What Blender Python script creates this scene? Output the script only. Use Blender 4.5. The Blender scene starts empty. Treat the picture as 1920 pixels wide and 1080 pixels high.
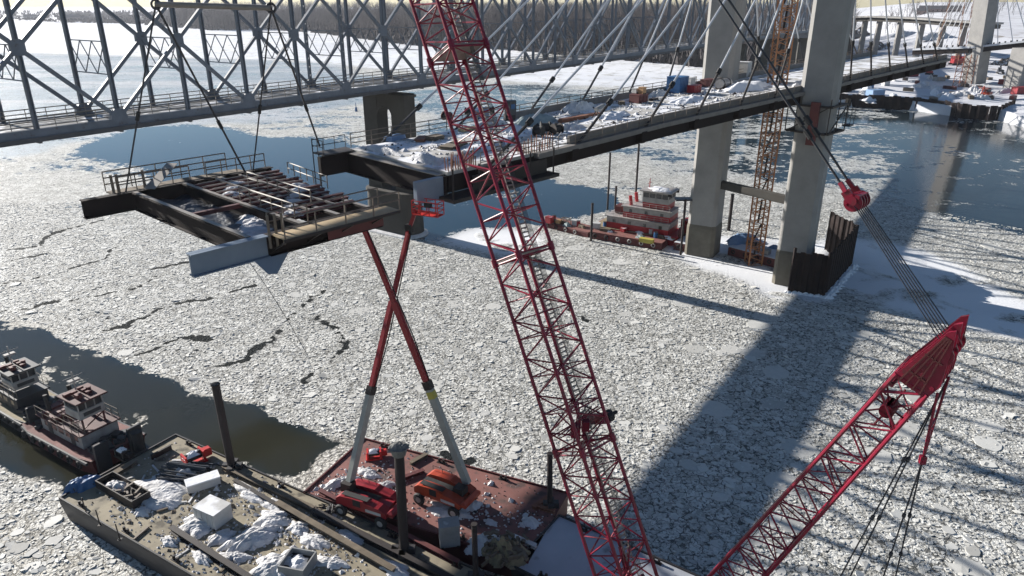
import bpy, math, random
import numpy as np
from mathutils import Vector, Matrix
R = math.radians
rnd = random.Random(7)
C = bpy.context.scene.collection
S = bpy.context.scene
# ------------------------------------------------------------------ camera, world, sun, exposure
PITCH, FPX, CH = R(21.8), 1347.0, 40.0
cd = bpy.data.cameras.new('camera'); cam = bpy.data.objects.new('camera', cd); C.objects.link(cam)
cd.sensor_width = 36; cd.lens = FPX/1920*36; cd.clip_end = 9000; cd.clip_start = 1
cam.location = (0, 0, CH); cam.rotation_euler = (R(90)-PITCH, 0, 0); S.camera = cam
S.render.resolution_x, S.render.resolution_y = 1024, 576
SUN_AZ, SUN_EL = R(-54.4), R(19.5)          # azimuth from +Y towards +X, of the direction TO the sun
w = bpy.data.worlds.new('World'); S.world = w; w.use_nodes = True
nt = w.node_tree; bg = nt.nodes['Background']
sky = nt.nodes.new('ShaderNodeTexSky'); sky.sky_type = 'NISHITA'; sky.sun_disc = False
sky.sun_elevation = SUN_EL; sky.sun_rotation = SUN_AZ; sky.altitude = 600; sky.dust_density = 0.0; sky.air_density = 1.0; sky.ozone_density = 2.6
nt.links.new(sky.outputs[0], bg.inputs[0]); bg.inputs[1].default_value = 0.0475
sl = bpy.data.lights.new('sun', 'SUN'); sl.energy = 5.0; sl.angle = R(0.45); sl.color = (1.0, 0.95, 0.88)
so = bpy.data.objects.new('sun', sl); C.objects.link(so)
sd = Vector((math.sin(SUN_AZ)*math.cos(SUN_EL), math.cos(SUN_AZ)*math.cos(SUN_EL), math.sin(SUN_EL)))
so.rotation_euler = sd.to_track_quat('Z', 'Y').to_euler(); so.location = sd*300
vs = S.view_settings; vs.view_transform = 'Standard'; vs.look = 'None'; vs.exposure = 1.12; vs.gamma = 1

# ------------------------------------------------------------------ helpers
cP, sP = math.cos(PITCH), math.sin(PITCH)
def g(u, v, z=0.0):                     # where the sight line through a photo pixel meets height z
    vv = v-540; fw = FPX*cP-vv*sP; dn = FPX*sP+vv*cP; t = (CH-z)/dn
    return Vector(((u-960)*t, fw*t, z))
def gy(u, v, y):                        # ... or distance y
    vv = v-540; fw = FPX*cP-vv*sP; dn = FPX*sP+vv*cP; t = y/fw
    return Vector(((u-960)*t, y, CH-dn*t))
def tag(o, label=None, cat=None, group=None, kind=None):
    if label: o['label'] = label
    if cat: o['category'] = cat
    if group: o['group'] = group
    if kind: o['kind'] = kind
    return o
def thing(name, loc, rz, label, cat, group=None):
    o = bpy.data.objects.new(name, None); C.objects.link(o); o.empty_display_size = .5
    o.location = loc; o.rotation_euler = (0, 0, rz); return tag(o, label, cat, group)
def copy_tree(o, parent=None):
    c = o.copy(); C.objects.link(c)
    if parent: c.parent = parent
    for ch in [x for x in bpy.data.objects if x.parent == o and x != c]: copy_tree(ch, c)
    return c
def V(*a): return Vector(a)
class MB:
    def __init__(s): s.v = []; s.f = []; s.smooth = False
    def add(s, vs, fs):
        n = len(s.v); s.v += [tuple(p) for p in vs]; s.f += [tuple(i+n for i in f) for f in fs]; return s
    def box(s, c, d, rz=0, bev=0):
        x, y, z = d[0]/2, d[1]/2, d[2]/2; cs, sn = math.cos(rz), math.sin(rz)
        if bev:
            b = min(bev, x*.9, y*.9, z*.9)
            pts = []
            for zz, k in ((-z, b), (-z+b, 0), (z-b, 0), (z, b)):
                for px, py in ((-x+k, -y+k), (x-k, -y+k), (x-k, y-k), (-x+k, y-k)): pts.append((px, py, zz))
            fs = [(3, 2, 1, 0), (12, 13, 14, 15)]
            for r in range(3):
                for i in range(4): j = (i+1) % 4; fs.append((r*4+i, r*4+j, r*4+4+j, r*4+4+i))
        else:
            pts = [(-x, -y, -z), (x, -y, -z), (x, y, -z), (-x, y, -z), (-x, -y, z), (x, -y, z), (x, y, z), (-x, y, z)]
            fs = [(3, 2, 1, 0), (4, 5, 6, 7), (0, 1, 5, 4), (1, 2, 6, 5), (2, 3, 7, 6), (3, 0, 4, 7)]
        return s.add([(c[0]+p[0]*cs-p[1]*sn, c[1]+p[0]*sn+p[1]*cs, c[2]+p[2]) for p in pts], fs)
    def bx(s, x0, x1, y0, y1, z0, z1, bev=0): return s.box(((x0+x1)/2, (y0+y1)/2, (z0+z1)/2), (x1-x0, y1-y0, z1-z0), 0, bev)
    def bar(s, p, q, w_, h=None, up=(0, 0, 1)):
        h = h or w_; p = Vector(p); q = Vector(q); d = (q-p)
        if d.length < 1e-6: return s
        d.normalize(); u = Vector(up)
        if abs(d.dot(u)) > .98: u = Vector((1, 0, 0)) if abs(d.x) < .9 else Vector((0, 1, 0))
        a = d.cross(u).normalized()*(w_/2); b = a.cross(d).normalized()*(h/2)
        vs = [p-a-b, p+a-b, p+a+b, p-a+b, q-a-b, q+a-b, q+a+b, q-a+b]
        return s.add(vs, [(0, 1, 2, 3), (7, 6, 5, 4), (0, 4, 5, 1), (1, 5, 6, 2), (2, 6, 7, 3), (3, 7, 4, 0)])
    def tube(s, p, q, r, n=6, r2=None, cap=True):
        r2 = r if r2 is None else r2; p = Vector(p); q = Vector(q); d = (q-p)
        if d.length < 1e-6: return s
        d.normalize(); u = Vector((0, 0, 1)) if abs(d.z) < .95 else Vector((1, 0, 0))
        a = d.cross(u).normalized(); b = a.cross(d)
        vs = []
        for c0, rr in ((p, r), (q, r2)):
            for i in range(n): t = 2*math.pi*i/n; vs.append(c0+a*(rr*math.cos(t))+b*(rr*math.sin(t)))
        fs = [(i, (i+1) % n, n+(i+1) % n, n+i) for i in range(n)]
        if cap: fs += [tuple(range(n))[::-1], tuple(range(n, 2*n))]
        return s.add(vs, fs)
    def path(s, pts, r, n=5):
        for a, b in zip(pts[:-1], pts[1:]): s.tube(a, b, r, n)
        return s
    def prism(s, pts, z0, z1):
        n = len(pts); A = sum(pts[i][0]*pts[(i+1) % n][1]-pts[(i+1) % n][0]*pts[i][1] for i in range(n))
        if A < 0: pts = pts[::-1]
        return s.add([(p[0], p[1], z0) for p in pts]+[(p[0], p[1], z1) for p in pts],
              [tuple(range(n))[::-1], tuple(range(n, 2*n))]+[(i, (i+1) % n, n+(i+1) % n, n+i) for i in range(n)])
    def loft(s, rings):                  # list of closed rings with equal counts
        n = len(rings[0]); vs = [p for r in rings for p in r]; fs = [tuple(range(n))[::-1]]
        for k in range(len(rings)-1):
            for i in range(n): j = (i+1) % n; fs.append((k*n+i, k*n+j, k*n+n+j, k*n+n+i))
        fs.append(tuple(range((len(rings)-1)*n, len(rings)*n))); return s.add(vs, fs)
    def torus(s, c, R_, r, axis='z', n=14, m=6):
        vs = []; fs = []
        for i in range(n):
            a = 2*math.pi*i/n
            for j in range(m):
                b = 2*math.pi*j/m; q = ((R_+r*math.cos(b))*math.cos(a), (R_+r*math.cos(b))*math.sin(a), r*math.sin(b))
                if axis == 'y': q = (q[0], q[2], q[1])
                if axis == 'x': q = (q[2], q[0], q[1])
                vs.append((c[0]+q[0], c[1]+q[1], c[2]+q[2]))
        for i in range(n):
            for j in range(m): fs.append((i*m+j, ((i+1) % n)*m+j, ((i+1) % n)*m+(j+1) % m, i*m+(j+1) % m))
        return s.add(vs, fs)
    def heap(s, c, rx, ry, h, seed=0, n=22, rz=0, rough=.35, flat=0):   # a lumpy heap (snow, scrap)
        r_ = random.Random(seed); vs = []; fs = []; cs, sn = math.cos(rz), math.sin(rz)
        ph = [(r_.uniform(1.2, 5), r_.uniform(0, 6.3), r_.uniform(0, 6.3)) for _ in range(7)]
        for i in range(n+1):
            for j in range(n+1):
                x = 2*i/n-1; y = 2*j/n-1
                rad = math.hypot(x, y); ang = math.atan2(y, x)
                lim = .8+.12*math.sin(2*ang+ph[0][1])+.1*math.sin(5*ang+ph[1][1])+.07*math.sin(9*ang+ph[2][1])
                e = max(0, 1-(rad/lim)**(2 if not flat else 8))
                nz = sum(math.sin(x*p[0]*2.6+p[1])*math.cos(y*p[0]*2.6+p[2]) for p in ph)/7
                z = h*(e**.8)*(1+nz*rough*1.8+r_.uniform(-.5, .5)*rough*min(1, 20/n))-.06*(e <= 0)
                X, Y = x*rx, y*ry
                vs.append((c[0]+X*cs-Y*sn, c[1]+X*sn+Y*cs, c[2]+max(z, -.06)))
        for i in range(n):
            for j in range(n):
                q = (i*(n+1)+j, (i+1)*(n+1)+j, (i+1)*(n+1)+j+1, i*(n+1)+j+1)
                if max(vs[k][2]-c[2] for k in q) > 0: fs.append(q)
        return s.add(vs, fs)
    def rail(s, p, q, h=1.1, step=2.0, r=.035, rails=(1.1, .6), n=4):
        p = Vector(p); q = Vector(q); L = (q-p).length; k = max(1, round(L/step))
        for i in range(k+1):
            a = p.lerp(q, i/k); s.tube(a, a+V(0, 0, h), r, n)
        for z in rails: s.tube(p+V(0, 0, z), q+V(0, 0, z), r, n)
        return s
    def build(s, name, mat, parent=None, smooth=False, stuff=False):
        me = bpy.data.meshes.new(name); me.from_pydata(s.v, [], s.f); me.update()
        if mat: me.materials.append(mat)
        o = bpy.data.objects.new(name, me); C.objects.link(o)
        if parent: o.parent = parent
        if smooth or s.smooth: me.polygons.foreach_set('use_smooth', [True]*len(me.polygons))
        if stuff: o['kind'] = 'stuff'
        return o

# ------------------------------------------------------------------ materials
def N(t, kind, **kw):
    n = t.nodes.new(kind)
    for k, v in kw.items(): setattr(n, k, v)
    return n
def mat(name, base, base2=None, rough=.6, metal=0, scale=1.5, amt=.5, bump=0, detail=6, snow=0, rust=None, rustamt=.5, spec=.4, coord='Object', distort=0):
    m = bpy.data.materials.new(name); m.use_nodes = True; t = m.node_tree; b = t.nodes['Principled BSDF']; L = t.links.new
    b.inputs['Roughness'].default_value = rough; b.inputs['Metallic'].default_value = metal; b.inputs['Specular IOR Level'].default_value = spec
    tc = N(t, 'ShaderNodeTexCoord'); no = N(t, 'ShaderNodeTexNoise'); no.inputs['Scale'].default_value = scale
    no.inputs['Detail'].default_value = detail; no.inputs['Roughness'].default_value = .62; no.inputs['Distortion'].default_value = distort
    L(tc.outputs[coord], no.inputs['Vector'])
    base2 = base2 or tuple(c*.6 for c in base)
    rp = N(t, 'ShaderNodeValToRGB'); rp.color_ramp.elements[0].position = .5-amt/2; rp.color_ramp.elements[1].position = .5+amt/2
    rp.color_ramp.elements[0].color = (*base2, 1); rp.color_ramp.elements[1].color = (*base, 1)
    L(no.outputs['Fac'], rp.inputs[0]); col = rp.outputs[0]
    if rust:
        n2 = N(t, 'ShaderNodeTexNoise'); n2.inputs['Scale'].default_value = scale*2.7; n2.inputs['Detail'].default_value = 8; L(tc.outputs[coord], n2.inputs['Vector'])
        r2 = N(t, 'ShaderNodeValToRGB'); r2.color_ramp.elements[0].position = 1-rustamt*.6-.08; r2.color_ramp.elements[1].position = 1-rustamt*.6+.06
        L(n2.outputs['Fac'], r2.inputs[0]); mx = N(t, 'ShaderNodeMix', data_type='RGBA'); L(r2.outputs[0], mx.inputs[0]); L(col, mx.inputs[6]); mx.inputs[7].default_value = (*rust, 1); col = mx.outputs[2]
    if snow:
        ge = N(t, 'ShaderNodeNewGeometry'); sp = N(t, 'ShaderNodeSeparateXYZ'); L(ge.outputs['Normal'], sp.inputs[0])
        n3 = N(t, 'ShaderNodeTexNoise'); n3.inputs['Scale'].default_value = .45; n3.inputs['Detail'].default_value = 7; L(ge.outputs['Position'], n3.inputs['Vector'])
        ad = N(t, 'ShaderNodeMath', operation='ADD'); L(n3.outputs['Fac'], ad.inputs[0]); ad.inputs[1].default_value = snow-1
        r3 = N(t, 'ShaderNodeValToRGB'); r3.color_ramp.elements[0].position = .46; r3.color_ramp.elements[1].position = .54
        L(ad.outputs[0], r3.inputs[0]); gt = N(t, 'ShaderNodeMath', operation='GREATER_THAN'); L(sp.outputs[2], gt.inputs[0]); gt.inputs[1].default_value = .6
        mu = N(t, 'ShaderNodeMath', operation='MULTIPLY'); L(r3.outputs[0], mu.inputs[0]); L(gt.outputs[0], mu.inputs[1])
        mx = N(t, 'ShaderNodeMix', data_type='RGBA'); L(mu.outputs[0], mx.inputs[0]); L(col, mx.inputs[6]); mx.inputs[7].default_value = (.72, .73, .76, 1); col = mx.outputs[2]
    L(col, b.inputs['Base Color'])
    if bump:
        bp = N(t, 'ShaderNodeBump'); bp.inputs['Strength'].default_value = bump; bp.inputs['Distance'].default_value = .1
        nb = N(t, 'ShaderNodeTexNoise'); nb.inputs['Scale'].default_value = scale*4; nb.inputs['Detail'].default_value = 6; L(tc.outputs[coord], nb.inputs['Vector'])
        L(nb.outputs['Fac'], bp.inputs['Height']); L(bp.outputs[0], b.inputs['Normal'])
    return m
M = {}
M['truss'] = mat('truss paint', (.15, .175, .22), (.09, .11, .14), rough=.55, scale=.6, rust=(.07, .05, .042), rustamt=.5)
M['truss_dark'] = mat('truss floor steel', (.075, .08, .09), (.04, .042, .05), scale=.8, rust=(.08, .05, .04), rustamt=.4)
M['road'] = mat('old deck', (.11, .11, .11), (.06, .06, .065), scale=.5, snow=.9)
M['red'] = mat('crane red', (.27, .008, .035), (.17, .006, .022), rough=.38, scale=.8, spec=.4, rust=(.12, .02, .028), rustamt=.62)
M['red2'] = mat('boat red', (.4, .02, .03), (.27, .015, .02), rough=.45, scale=.9, rust=(.1, .03, .02), rustamt=.35)
M['orange'] = mat('lift orange', (.42, .055, .018), (.28, .035, .015), rough=.42, scale=1.4, rust=(.12, .03, .02), rustamt=.25)
M['liftred'] = mat('lift boom red', (.3, .014, .022), (.2, .01, .016), rough=.4, scale=.8)
M['liftgrey'] = mat('lift boom grey', (.36, .36, .33), (.26, .26, .24), rough=.5, scale=1)
M['shaded_cranedeck'] = mat('shade tinted frosted deck', (.46, .48, .52), (.34, .36, .4), rough=.8, scale=.25, bump=.25, rust=(.16, .16, .17), rustamt=.5)  # darker blue-grey: the truss bridge's shadow is painted into the deck colour
M['reddeck'] = mat('worn red deck', (.2, .07, .06), (.12, .05, .045), rough=.8, scale=1.2, rust=(.3, .27, .24), rustamt=.45)
M['black'] = mat('black rubber', (.015, .015, .017), (.03, .03, .03), rough=.8, scale=3)
M['darksteel'] = mat('weathered dark steel', (.03, .022, .02), (.018, .014, .014), rough=.6, scale=1, rust=(.07, .03, .02), rustamt=.3)
M['pile'] = mat('rusty pile', (.035, .025, .025), (.02, .016, .016), rough=.75, scale=.8, rust=(.08, .03, .022), rustamt=.3)
M['frost'] = mat('frosted concrete', (.22, .22, .21), (.1, .1, .09), scale=3, bump=.6)
M['concrete'] = mat('pale concrete', (.3, .292, .278), (.21, .205, .2), rough=.85, scale=.33, bump=.15, rust=(.2, .195, .185), rustamt=.3)
M['concrete_wet'] = mat('water stained concrete', (.17, .155, .125), (.1, .09, .07), rough=.8, scale=.5, bump=.2)
M['concrete_dark'] = mat('old pier concrete', (.07, .066, .058), (.038, .035, .032), rough=.9, scale=.22, bump=.3, rust=(.05, .045, .04), rustamt=.4)
M['cable'] = mat('cable sheath', (.55, .57, .6), (.45, .46, .5), rough=.35, scale=2)
M['rope'] = mat('wire rope', (.03, .03, .035), (.05, .05, .055), rough=.6, scale=3)
M['girder'] = mat('weathering girder', (.02, .013, .012), (.011, .008, .008), spec=.15, rough=.8, scale=.8)
M['maroon'] = mat('maroon steel', (.1, .025, .026), (.045, .014, .015), rough=.6, scale=1, snow=.78)
M['bluesteel'] = mat('grey primed plate', (.2, .25, .31), (.15, .19, .25), rough=.5, scale=.7)
M['galv'] = mat('galvanised rail', (.3, .28, .25), (.2, .17, .15), rough=.5, metal=.2, scale=2)
M['rail'] = mat('bronze rail', (.22, .18, .14), (.13, .1, .08), rough=.6, scale=2)
M['ply'] = mat('plywood', (.5, .38, .22), (.36, .26, .15), rough=.8, scale=1.6)
M['timber'] = mat('weathered timber', (.2, .16, .115), (.09, .07, .05), rough=.9, scale=1.2, snow=.55)
M['snow'] = mat('snow', (.78, .79, .82), (.66, .68, .72), rough=.75, scale=.6, bump=.5, coord='Object')
M['snowdirty'] = mat('trodden snow', (.7, .7, .72), (.42, .41, .4), rough=.8, scale=1.1, bump=.8, rust=(.22, .2, .17), rustamt=.33)
M['deckcon'] = mat('snowy bridge deck', (.44, .43, .4), (.3, .29, .28), rough=.85, scale=.3, snow=1.0, bump=.2)
M['parapet'] = mat('deck edge', (.22, .2, .18), (.13, .12, .115), rough=.8, scale=.8, snow=.6)
M['barge'] = mat('grey barge deck', (.33, .285, .2), (.19, .165, .12), rough=.8, scale=.4, rust=(.085, .072, .05), rustamt=.66, bump=.2, distort=.6)
M['hull'] = mat('black hull', (.03, .03, .034), (.05, .045, .045), rough=.5, scale=.6, rust=(.07, .045, .035), rustamt=.35)
M['redbarge'] = mat('red oxide deck', (.25, .105, .09), (.15, .065, .055), rough=.75, scale=.3, rust=(.085, .05, .045), rustamt=.64, bump=.15, distort=.5)
M['redhull'] = mat('red oxide hull', (.13, .03, .03), (.08, .02, .02), rough=.6, scale=.6, rust=(.05, .025, .02), rustamt=.4)
M['snowdeck'] = mat('snow covered deck', (.62, .64, .68), (.5, .52, .56), rough=.8, scale=.3, bump=.25, rust=(.2, .2, .2), rustamt=.18)
M['white'] = mat('white paint', (.4, .385, .37), (.22, .2, .19), rough=.5, scale=1.2, rust=(.17, .1, .07), rustamt=.4)
M['glass'] = mat('dark window', (.02, .025, .03), (.03, .03, .035), rough=.08, scale=1, spec=.8)
M['towdark'] = mat('dark boat paint', (.05, .05, .055), (.03, .03, .035), rough=.5, scale=1, rust=(.14, .11, .08), rustamt=.3)
M['olive'] = mat('worn buff deck', (.3, .25, .15), (.15, .12, .08), rough=.85, scale=1.5, rust=(.05, .045, .04), rustamt=.4)
M['mast'] = mat('tower crane ochre', (.4, .18, .07), (.25, .1, .05), rough=.5, scale=1)
M['blue'] = mat('blue container', (.035, .13, .3), (.02, .08, .2), rough=.5, scale=1, snow=.5)
M['tan'] = mat('tan container', (.42, .25, .12), (.3, .17, .08), rough=.6, scale=1, snow=.6)
M['redbox'] = mat('red container', (.33, .02, .03), (.2, .015, .02), rough=.5, scale=1, snow=.9)
M['greybox'] = mat('grey box', (.3, .31, .31), (.2, .2, .2), rough=.6, scale=1, snow=.8)
M['whitebox'] = mat('white box', (.55, .55, .54), (.4, .39, .38), rough=.6, scale=1, snow=.9)
M['yellow'] = mat('yellow paint', (.5, .42, .08), (.35, .3, .06), rough=.6, scale=1, snow=.4)
M['rebar'] = mat('rusty bars', (.28, .12, .07), (.16, .07, .045), rough=.8, scale=2)
M['greygreen'] = mat('faded tarpaulin', (.3, .36, .36), (.2, .25, .26), rough=.7, scale=1, snow=.5, bump=.6)
M['bluetarp'] = mat('blue tarpaulin', (.2, .32, .5), (.14, .22, .36), rough=.6, scale=1, bump=.5)
M['sheet'] = mat('dark sheet piling', (.018, .014, .014), (.03, .02, .018), rough=.8, scale=.6, rust=(.05, .02, .016), rustamt=.4, spec=.15)
M['earth'] = mat('frozen earth', (.17, .14, .12), (.09, .075, .065), rough=.95, scale=.1, snow=.95, coord='Object', bump=.3)
M['bark'] = mat('bare bark', (.095, .082, .082), (.055, .05, .055), rough=.95, scale=.2)
M['barkpale'] = mat('pale bark', (.16, .145, .135), (.09, .08, .08), rough=.95, scale=.2)
M['scrub'] = mat('winter scrub', (.075, .066, .066), (.042, .038, .042), rough=1, scale=.08)
M['brick'] = mat('house wall', (.3, .22, .2), (.2, .15, .14), scale=.3)
M['roof'] = mat('house roof', (.12, .115, .12), (.08, .08, .085), scale=.3, snow=.7)
M['cageblack'] = mat('dark cab', (.02, .024, .035), (.035, .04, .05), rough=.4, scale=1)
M['brightred'] = mat('bright red paint', (.6, .03, .025), (.45, .02, .02), rough=.45, scale=2, snow=.4)

# ------------------------------------------------------------------ river with ice
def pip(poly, X, Y):
    ins = np.zeros(X.shape, bool); n = len(poly)
    for i in range(n):
        x0, y0 = poly[i]; x1, y1 = poly[(i+1) % n]
        c = ((y0 > Y) != (y1 > Y)); xx = (x1-x0)*(Y-y0)/((y1-y0) if y1 != y0 else 1e-9)+x0
        ins ^= c & (X < xx)
    return ins
def W(poly): return [(g(u, v).x, g(u, v).y) for u, v in poly]
def dist_poly(pts, X, Y):
    d = np.full(X.shape, 1e9)
    for (x0, y0), (x1, y1) in zip(pts[:-1], pts[1:]):
        dx, dy = x1-x0, y1-y0; L2 = dx*dx+dy*dy+1e-9
        t = np.clip(((X-x0)*dx+(Y-y0)*dy)/L2, 0, 1); d = np.minimum(d, np.hypot(X-x0-t*dx, Y-y0-t*dy))
    return d
POOL_A = W([(-900, 480), (-300, 540), (0, 597), (60, 612), (130, 640), (260, 690), (400, 735), (520, 782), (640, 822), (700, 850), (640, 900), (900, 1100), (900, 1400), (300, 1300), (275, 1068), (200, 1000), (100, 930), (0, 875), (-300, 760), (-900, 640)])
POOL_B = W([(128, 280), (250, 243), (367, 233), (433, 243), (483, 257), (567, 257), (640, 268), (760, 285), (900, 310), (1000, 330), (1060, 347), (1110, 353), (1145, 368), (1165, 385), (1120, 400), (1020, 418), (960, 430), (888, 428), (852, 440), (820, 458), (718, 440), (665, 418), (600, 395), (480, 370), (300, 340), (247, 304), (180, 300), (147, 297)])
REG_C = W([(1060, 285), (1157, 295), (1207, 312), (1250, 325), (1330, 320), (1450, 345), (1600, 366), (1680, 382), (1760, 398), (1920, 430), (2400, 520), (2700, 225), (1920, 215), (1860, 195), (1560, 150), (1480, 160), (1240, 225)])
REG_C2 = W([(1700, 388), (1670, 330), (1620, 235), (1560, 215), (1700, 212), (1920, 236), (2200, 270), (2200, 440), (1920, 425), (1760, 396)])
REG_D = W([(-1800, 160), (0, 97), (400, 109), (560, 114), (640, 120), (700, 135), (760, 160), (700, 195), (640, 205), (560, 225), (370, 232), (250, 243), (130, 280), (0, 300), (-900, 330)])
REG_E = W([(760, 175), (900, 150), (960, 160), (1100, 158), (1200, 178), (1330, 178), (1330, 230), (1000, 260), (800, 275), (760, 240)])
SN = [W([(-2500, 70), (0, 97), (400, 109), (560, 114), (700, 128), (790, 135), (900, 118), (960, 110), (1200, 60), (1200, 3), (-4000, 3)]),
      W([(930, 150), (960, 135), (1100, 110), (1250, 110), (1500, 100), (1560, 190), (1400, 175), (1180, 165), (1050, 158)]),
      W([(1560, 448), (1600, 444), (1700, 462), (1760, 478), (1850, 525), (1920, 560), (2300, 700), (1920, 640), (1760, 603), (1620, 566), (1540, 568), (1445, 560), (1400, 530), (1290, 496), (1250, 475), (1230, 458), (1290, 440), (1500, 450)]),
      W([(815, 458), (852, 440), (888, 427), (960, 430), (1010, 440), (1020, 470), (940, 478), (880, 466)])]
SLUSH = W([(436, 872), (470, 868), (530, 884), (600, 880), (618, 852), (640, 824), (700, 815), (780, 835), (720, 900), (600, 990), (420, 920)])
LEADS = [[(0, 585), (70, 580), (120, 562), (200, 548), (250, 540), (290, 522), (300, 517)], [(0, 470), (60, 462), (110, 435), (190, 415)],
         [(120, 505), (190, 485), (230, 462)], [(180, 625), (250, 610), (300, 580), (360, 565), (400, 560), (480, 535)], [(0, 530), (50, 525), (90, 512)],
         [(300, 502), (370, 492)], [(200, 600), (215, 590)], [(580, 715), (610, 690), (635, 660), (640, 630), (625, 600), (600, 590)], [(380, 690), (460, 675), (520, 640), (530, 618)], [(1060, 570), (1100, 600)],
         [(820, 860), (900, 862)], [(0, 500), (100, 470)], [(260, 660), (330, 640), (390, 640)], [(540, 600), (560, 570), (590, 545)]]
rows = [14.0]
while rows[-1] < 2600: rows.append(rows[-1]*1.0085+.02)
rows = np.array([-60., -30., 0., 8.]+rows); ks = np.tan(np.linspace(-1.02, 1.02, 420))
Yg = np.repeat(rows[:, None], len(ks), 1); Xg = ks[None, :]*(Yg+75)*.95
def noise2(X, Y, sc, seed):
    r_ = np.random.RandomState(seed); out = np.zeros(X.shape)
    for k in range(9):
        a = r_.uniform(0, 6.28); f = (1.7**(k % 5))/sc; out += np.sin((X*np.cos(a)+Y*np.sin(a))*f+r_.uniform(0, 6.28)+1.3*np.sin((X*np.sin(a)-Y*np.cos(a))*f*.6))/(1.5**(k % 5))
    return out/4
wx = Xg+noise2(Xg, Yg, 3, 1)*1.6; wy = Yg+noise2(Xg, Yg, 3, 2)*1.6
cov = np.full(Xg.shape, 1.15); thin = np.zeros(Xg.shape); snow = np.zeros(Xg.shape); brown = np.zeros(Xg.shape)
wfx = Xg+noise2(Xg, Yg, 14, 3)*.05*Yg; wfy = Yg+noise2(Xg, Yg, 14, 4)*.05*Yg
m = pip(REG_C, wfx, wfy); cov[m] = .46; thin[m] = .15
m = pip(REG_C2, wfx, wfy); cov[m] = .16; brown[m] = .45
m = pip(REG_D, wfx, wfy); cov[m] = .86; thin[m] = .75
m = pip(REG_E, wfx, wfy); cov[m] = .45; thin[m] = .4
m = pip(W([(0, 285), (130, 280), (250, 262), (330, 330), (240, 372), (100, 400), (0, 400)]), wfx, wfy); cov[m] = .82
m = pip(W([(350, 215), (600, 200), (700, 200), (720, 300), (560, 275), (430, 250)]), wfx, wfy); cov[m] = .7
m = pip(W([(900, 300), (1120, 275), (1200, 300), (1220, 350), (1170, 400), (1000, 430), (950, 350)]), wfx, wfy); cov[m] = .93
m = pip(POOL_B, wx, wy); cov[m] = -.05
m = pip(POOL_A, wx, wy); cov[m] = -.02; brown[m] = 1
fl = W([(215, 745), (260, 760), (300, 810), (325, 850), (290, 850), (250, 800)]); m = pip(fl, wx, wy); cov[m] = .42
fl = W([(-60, 670), (60, 675), (150, 705), (140, 735), (60, 720), (-60, 715)]); m = pip(fl, wx, wy); cov[m] = .5
m = pip(SLUSH, wx, wy); cov[m] = 1.2; thin[m] = 0; brown[m] = .55
fl = W([(-400, 900), (0, 935), (60, 960), (120, 1000), (200, 1060), (260, 1100), (300, 1300), (-400, 1300)]); m = pip(fl, wx, wy); cov[m] = 1.0; brown[m] = .8
for p in SN:
    m = pip(p, Xg+noise2(Xg, Yg, 5, 5)*.8, Yg+noise2(Xg, Yg, 5, 6)*.8); snow[m] = 1; cov[m] = 1.3; thin[m] = 0
lead = np.zeros(Xg.shape)
for i, l in enumerate(LEADS):
    pts = W(l); d = dist_poly(pts, wx, wy)+noise2(Xg, Yg, 1.5, 20+i)*.45; lead = np.maximum(lead, np.clip(1.35-d/.62, 0, 1.2))
def blur(A, k):
    for _ in range(k):
        A = (np.vstack([A[:1], A[:-1]])+2*A+np.vstack([A[1:], A[-1:]]))/4; A = (np.hstack([A[:, :1], A[:, :-1]])+2*A+np.hstack([A[:, 1:], A[:, -1:]]))/4
    return A
cov = blur(cov, 4); snow = blur(snow, 2); thin = blur(thin, 2); brown = blur(brown, 3)
nr, nc = Xg.shape
idx = np.arange(nr*nc).reshape(nr, nc)
quads = np.stack([idx[:-1, :-1], idx[:-1, 1:], idx[1:, 1:], idx[1:, :-1]], -1).reshape(-1, 4)
def np_mesh(name, co, quads, material, k=4):
    me = bpy.data.meshes.new(name); me.vertices.add(len(co)); me.vertices.foreach_set('co', co.astype(np.float32).ravel())
    nf = len(quads); me.loops.add(nf*k); me.loops.foreach_set('vertex_index', quads.astype(np.int32).ravel())
    me.polygons.add(nf); me.polygons.foreach_set('loop_start', np.arange(0, nf*k, k, dtype=np.int32))
    me.update(calc_edges=True); me.validate()
    if material: me.materials.append(material)
    o = bpy.data.objects.new(name, me); C.objects.link(o); return o
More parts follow.
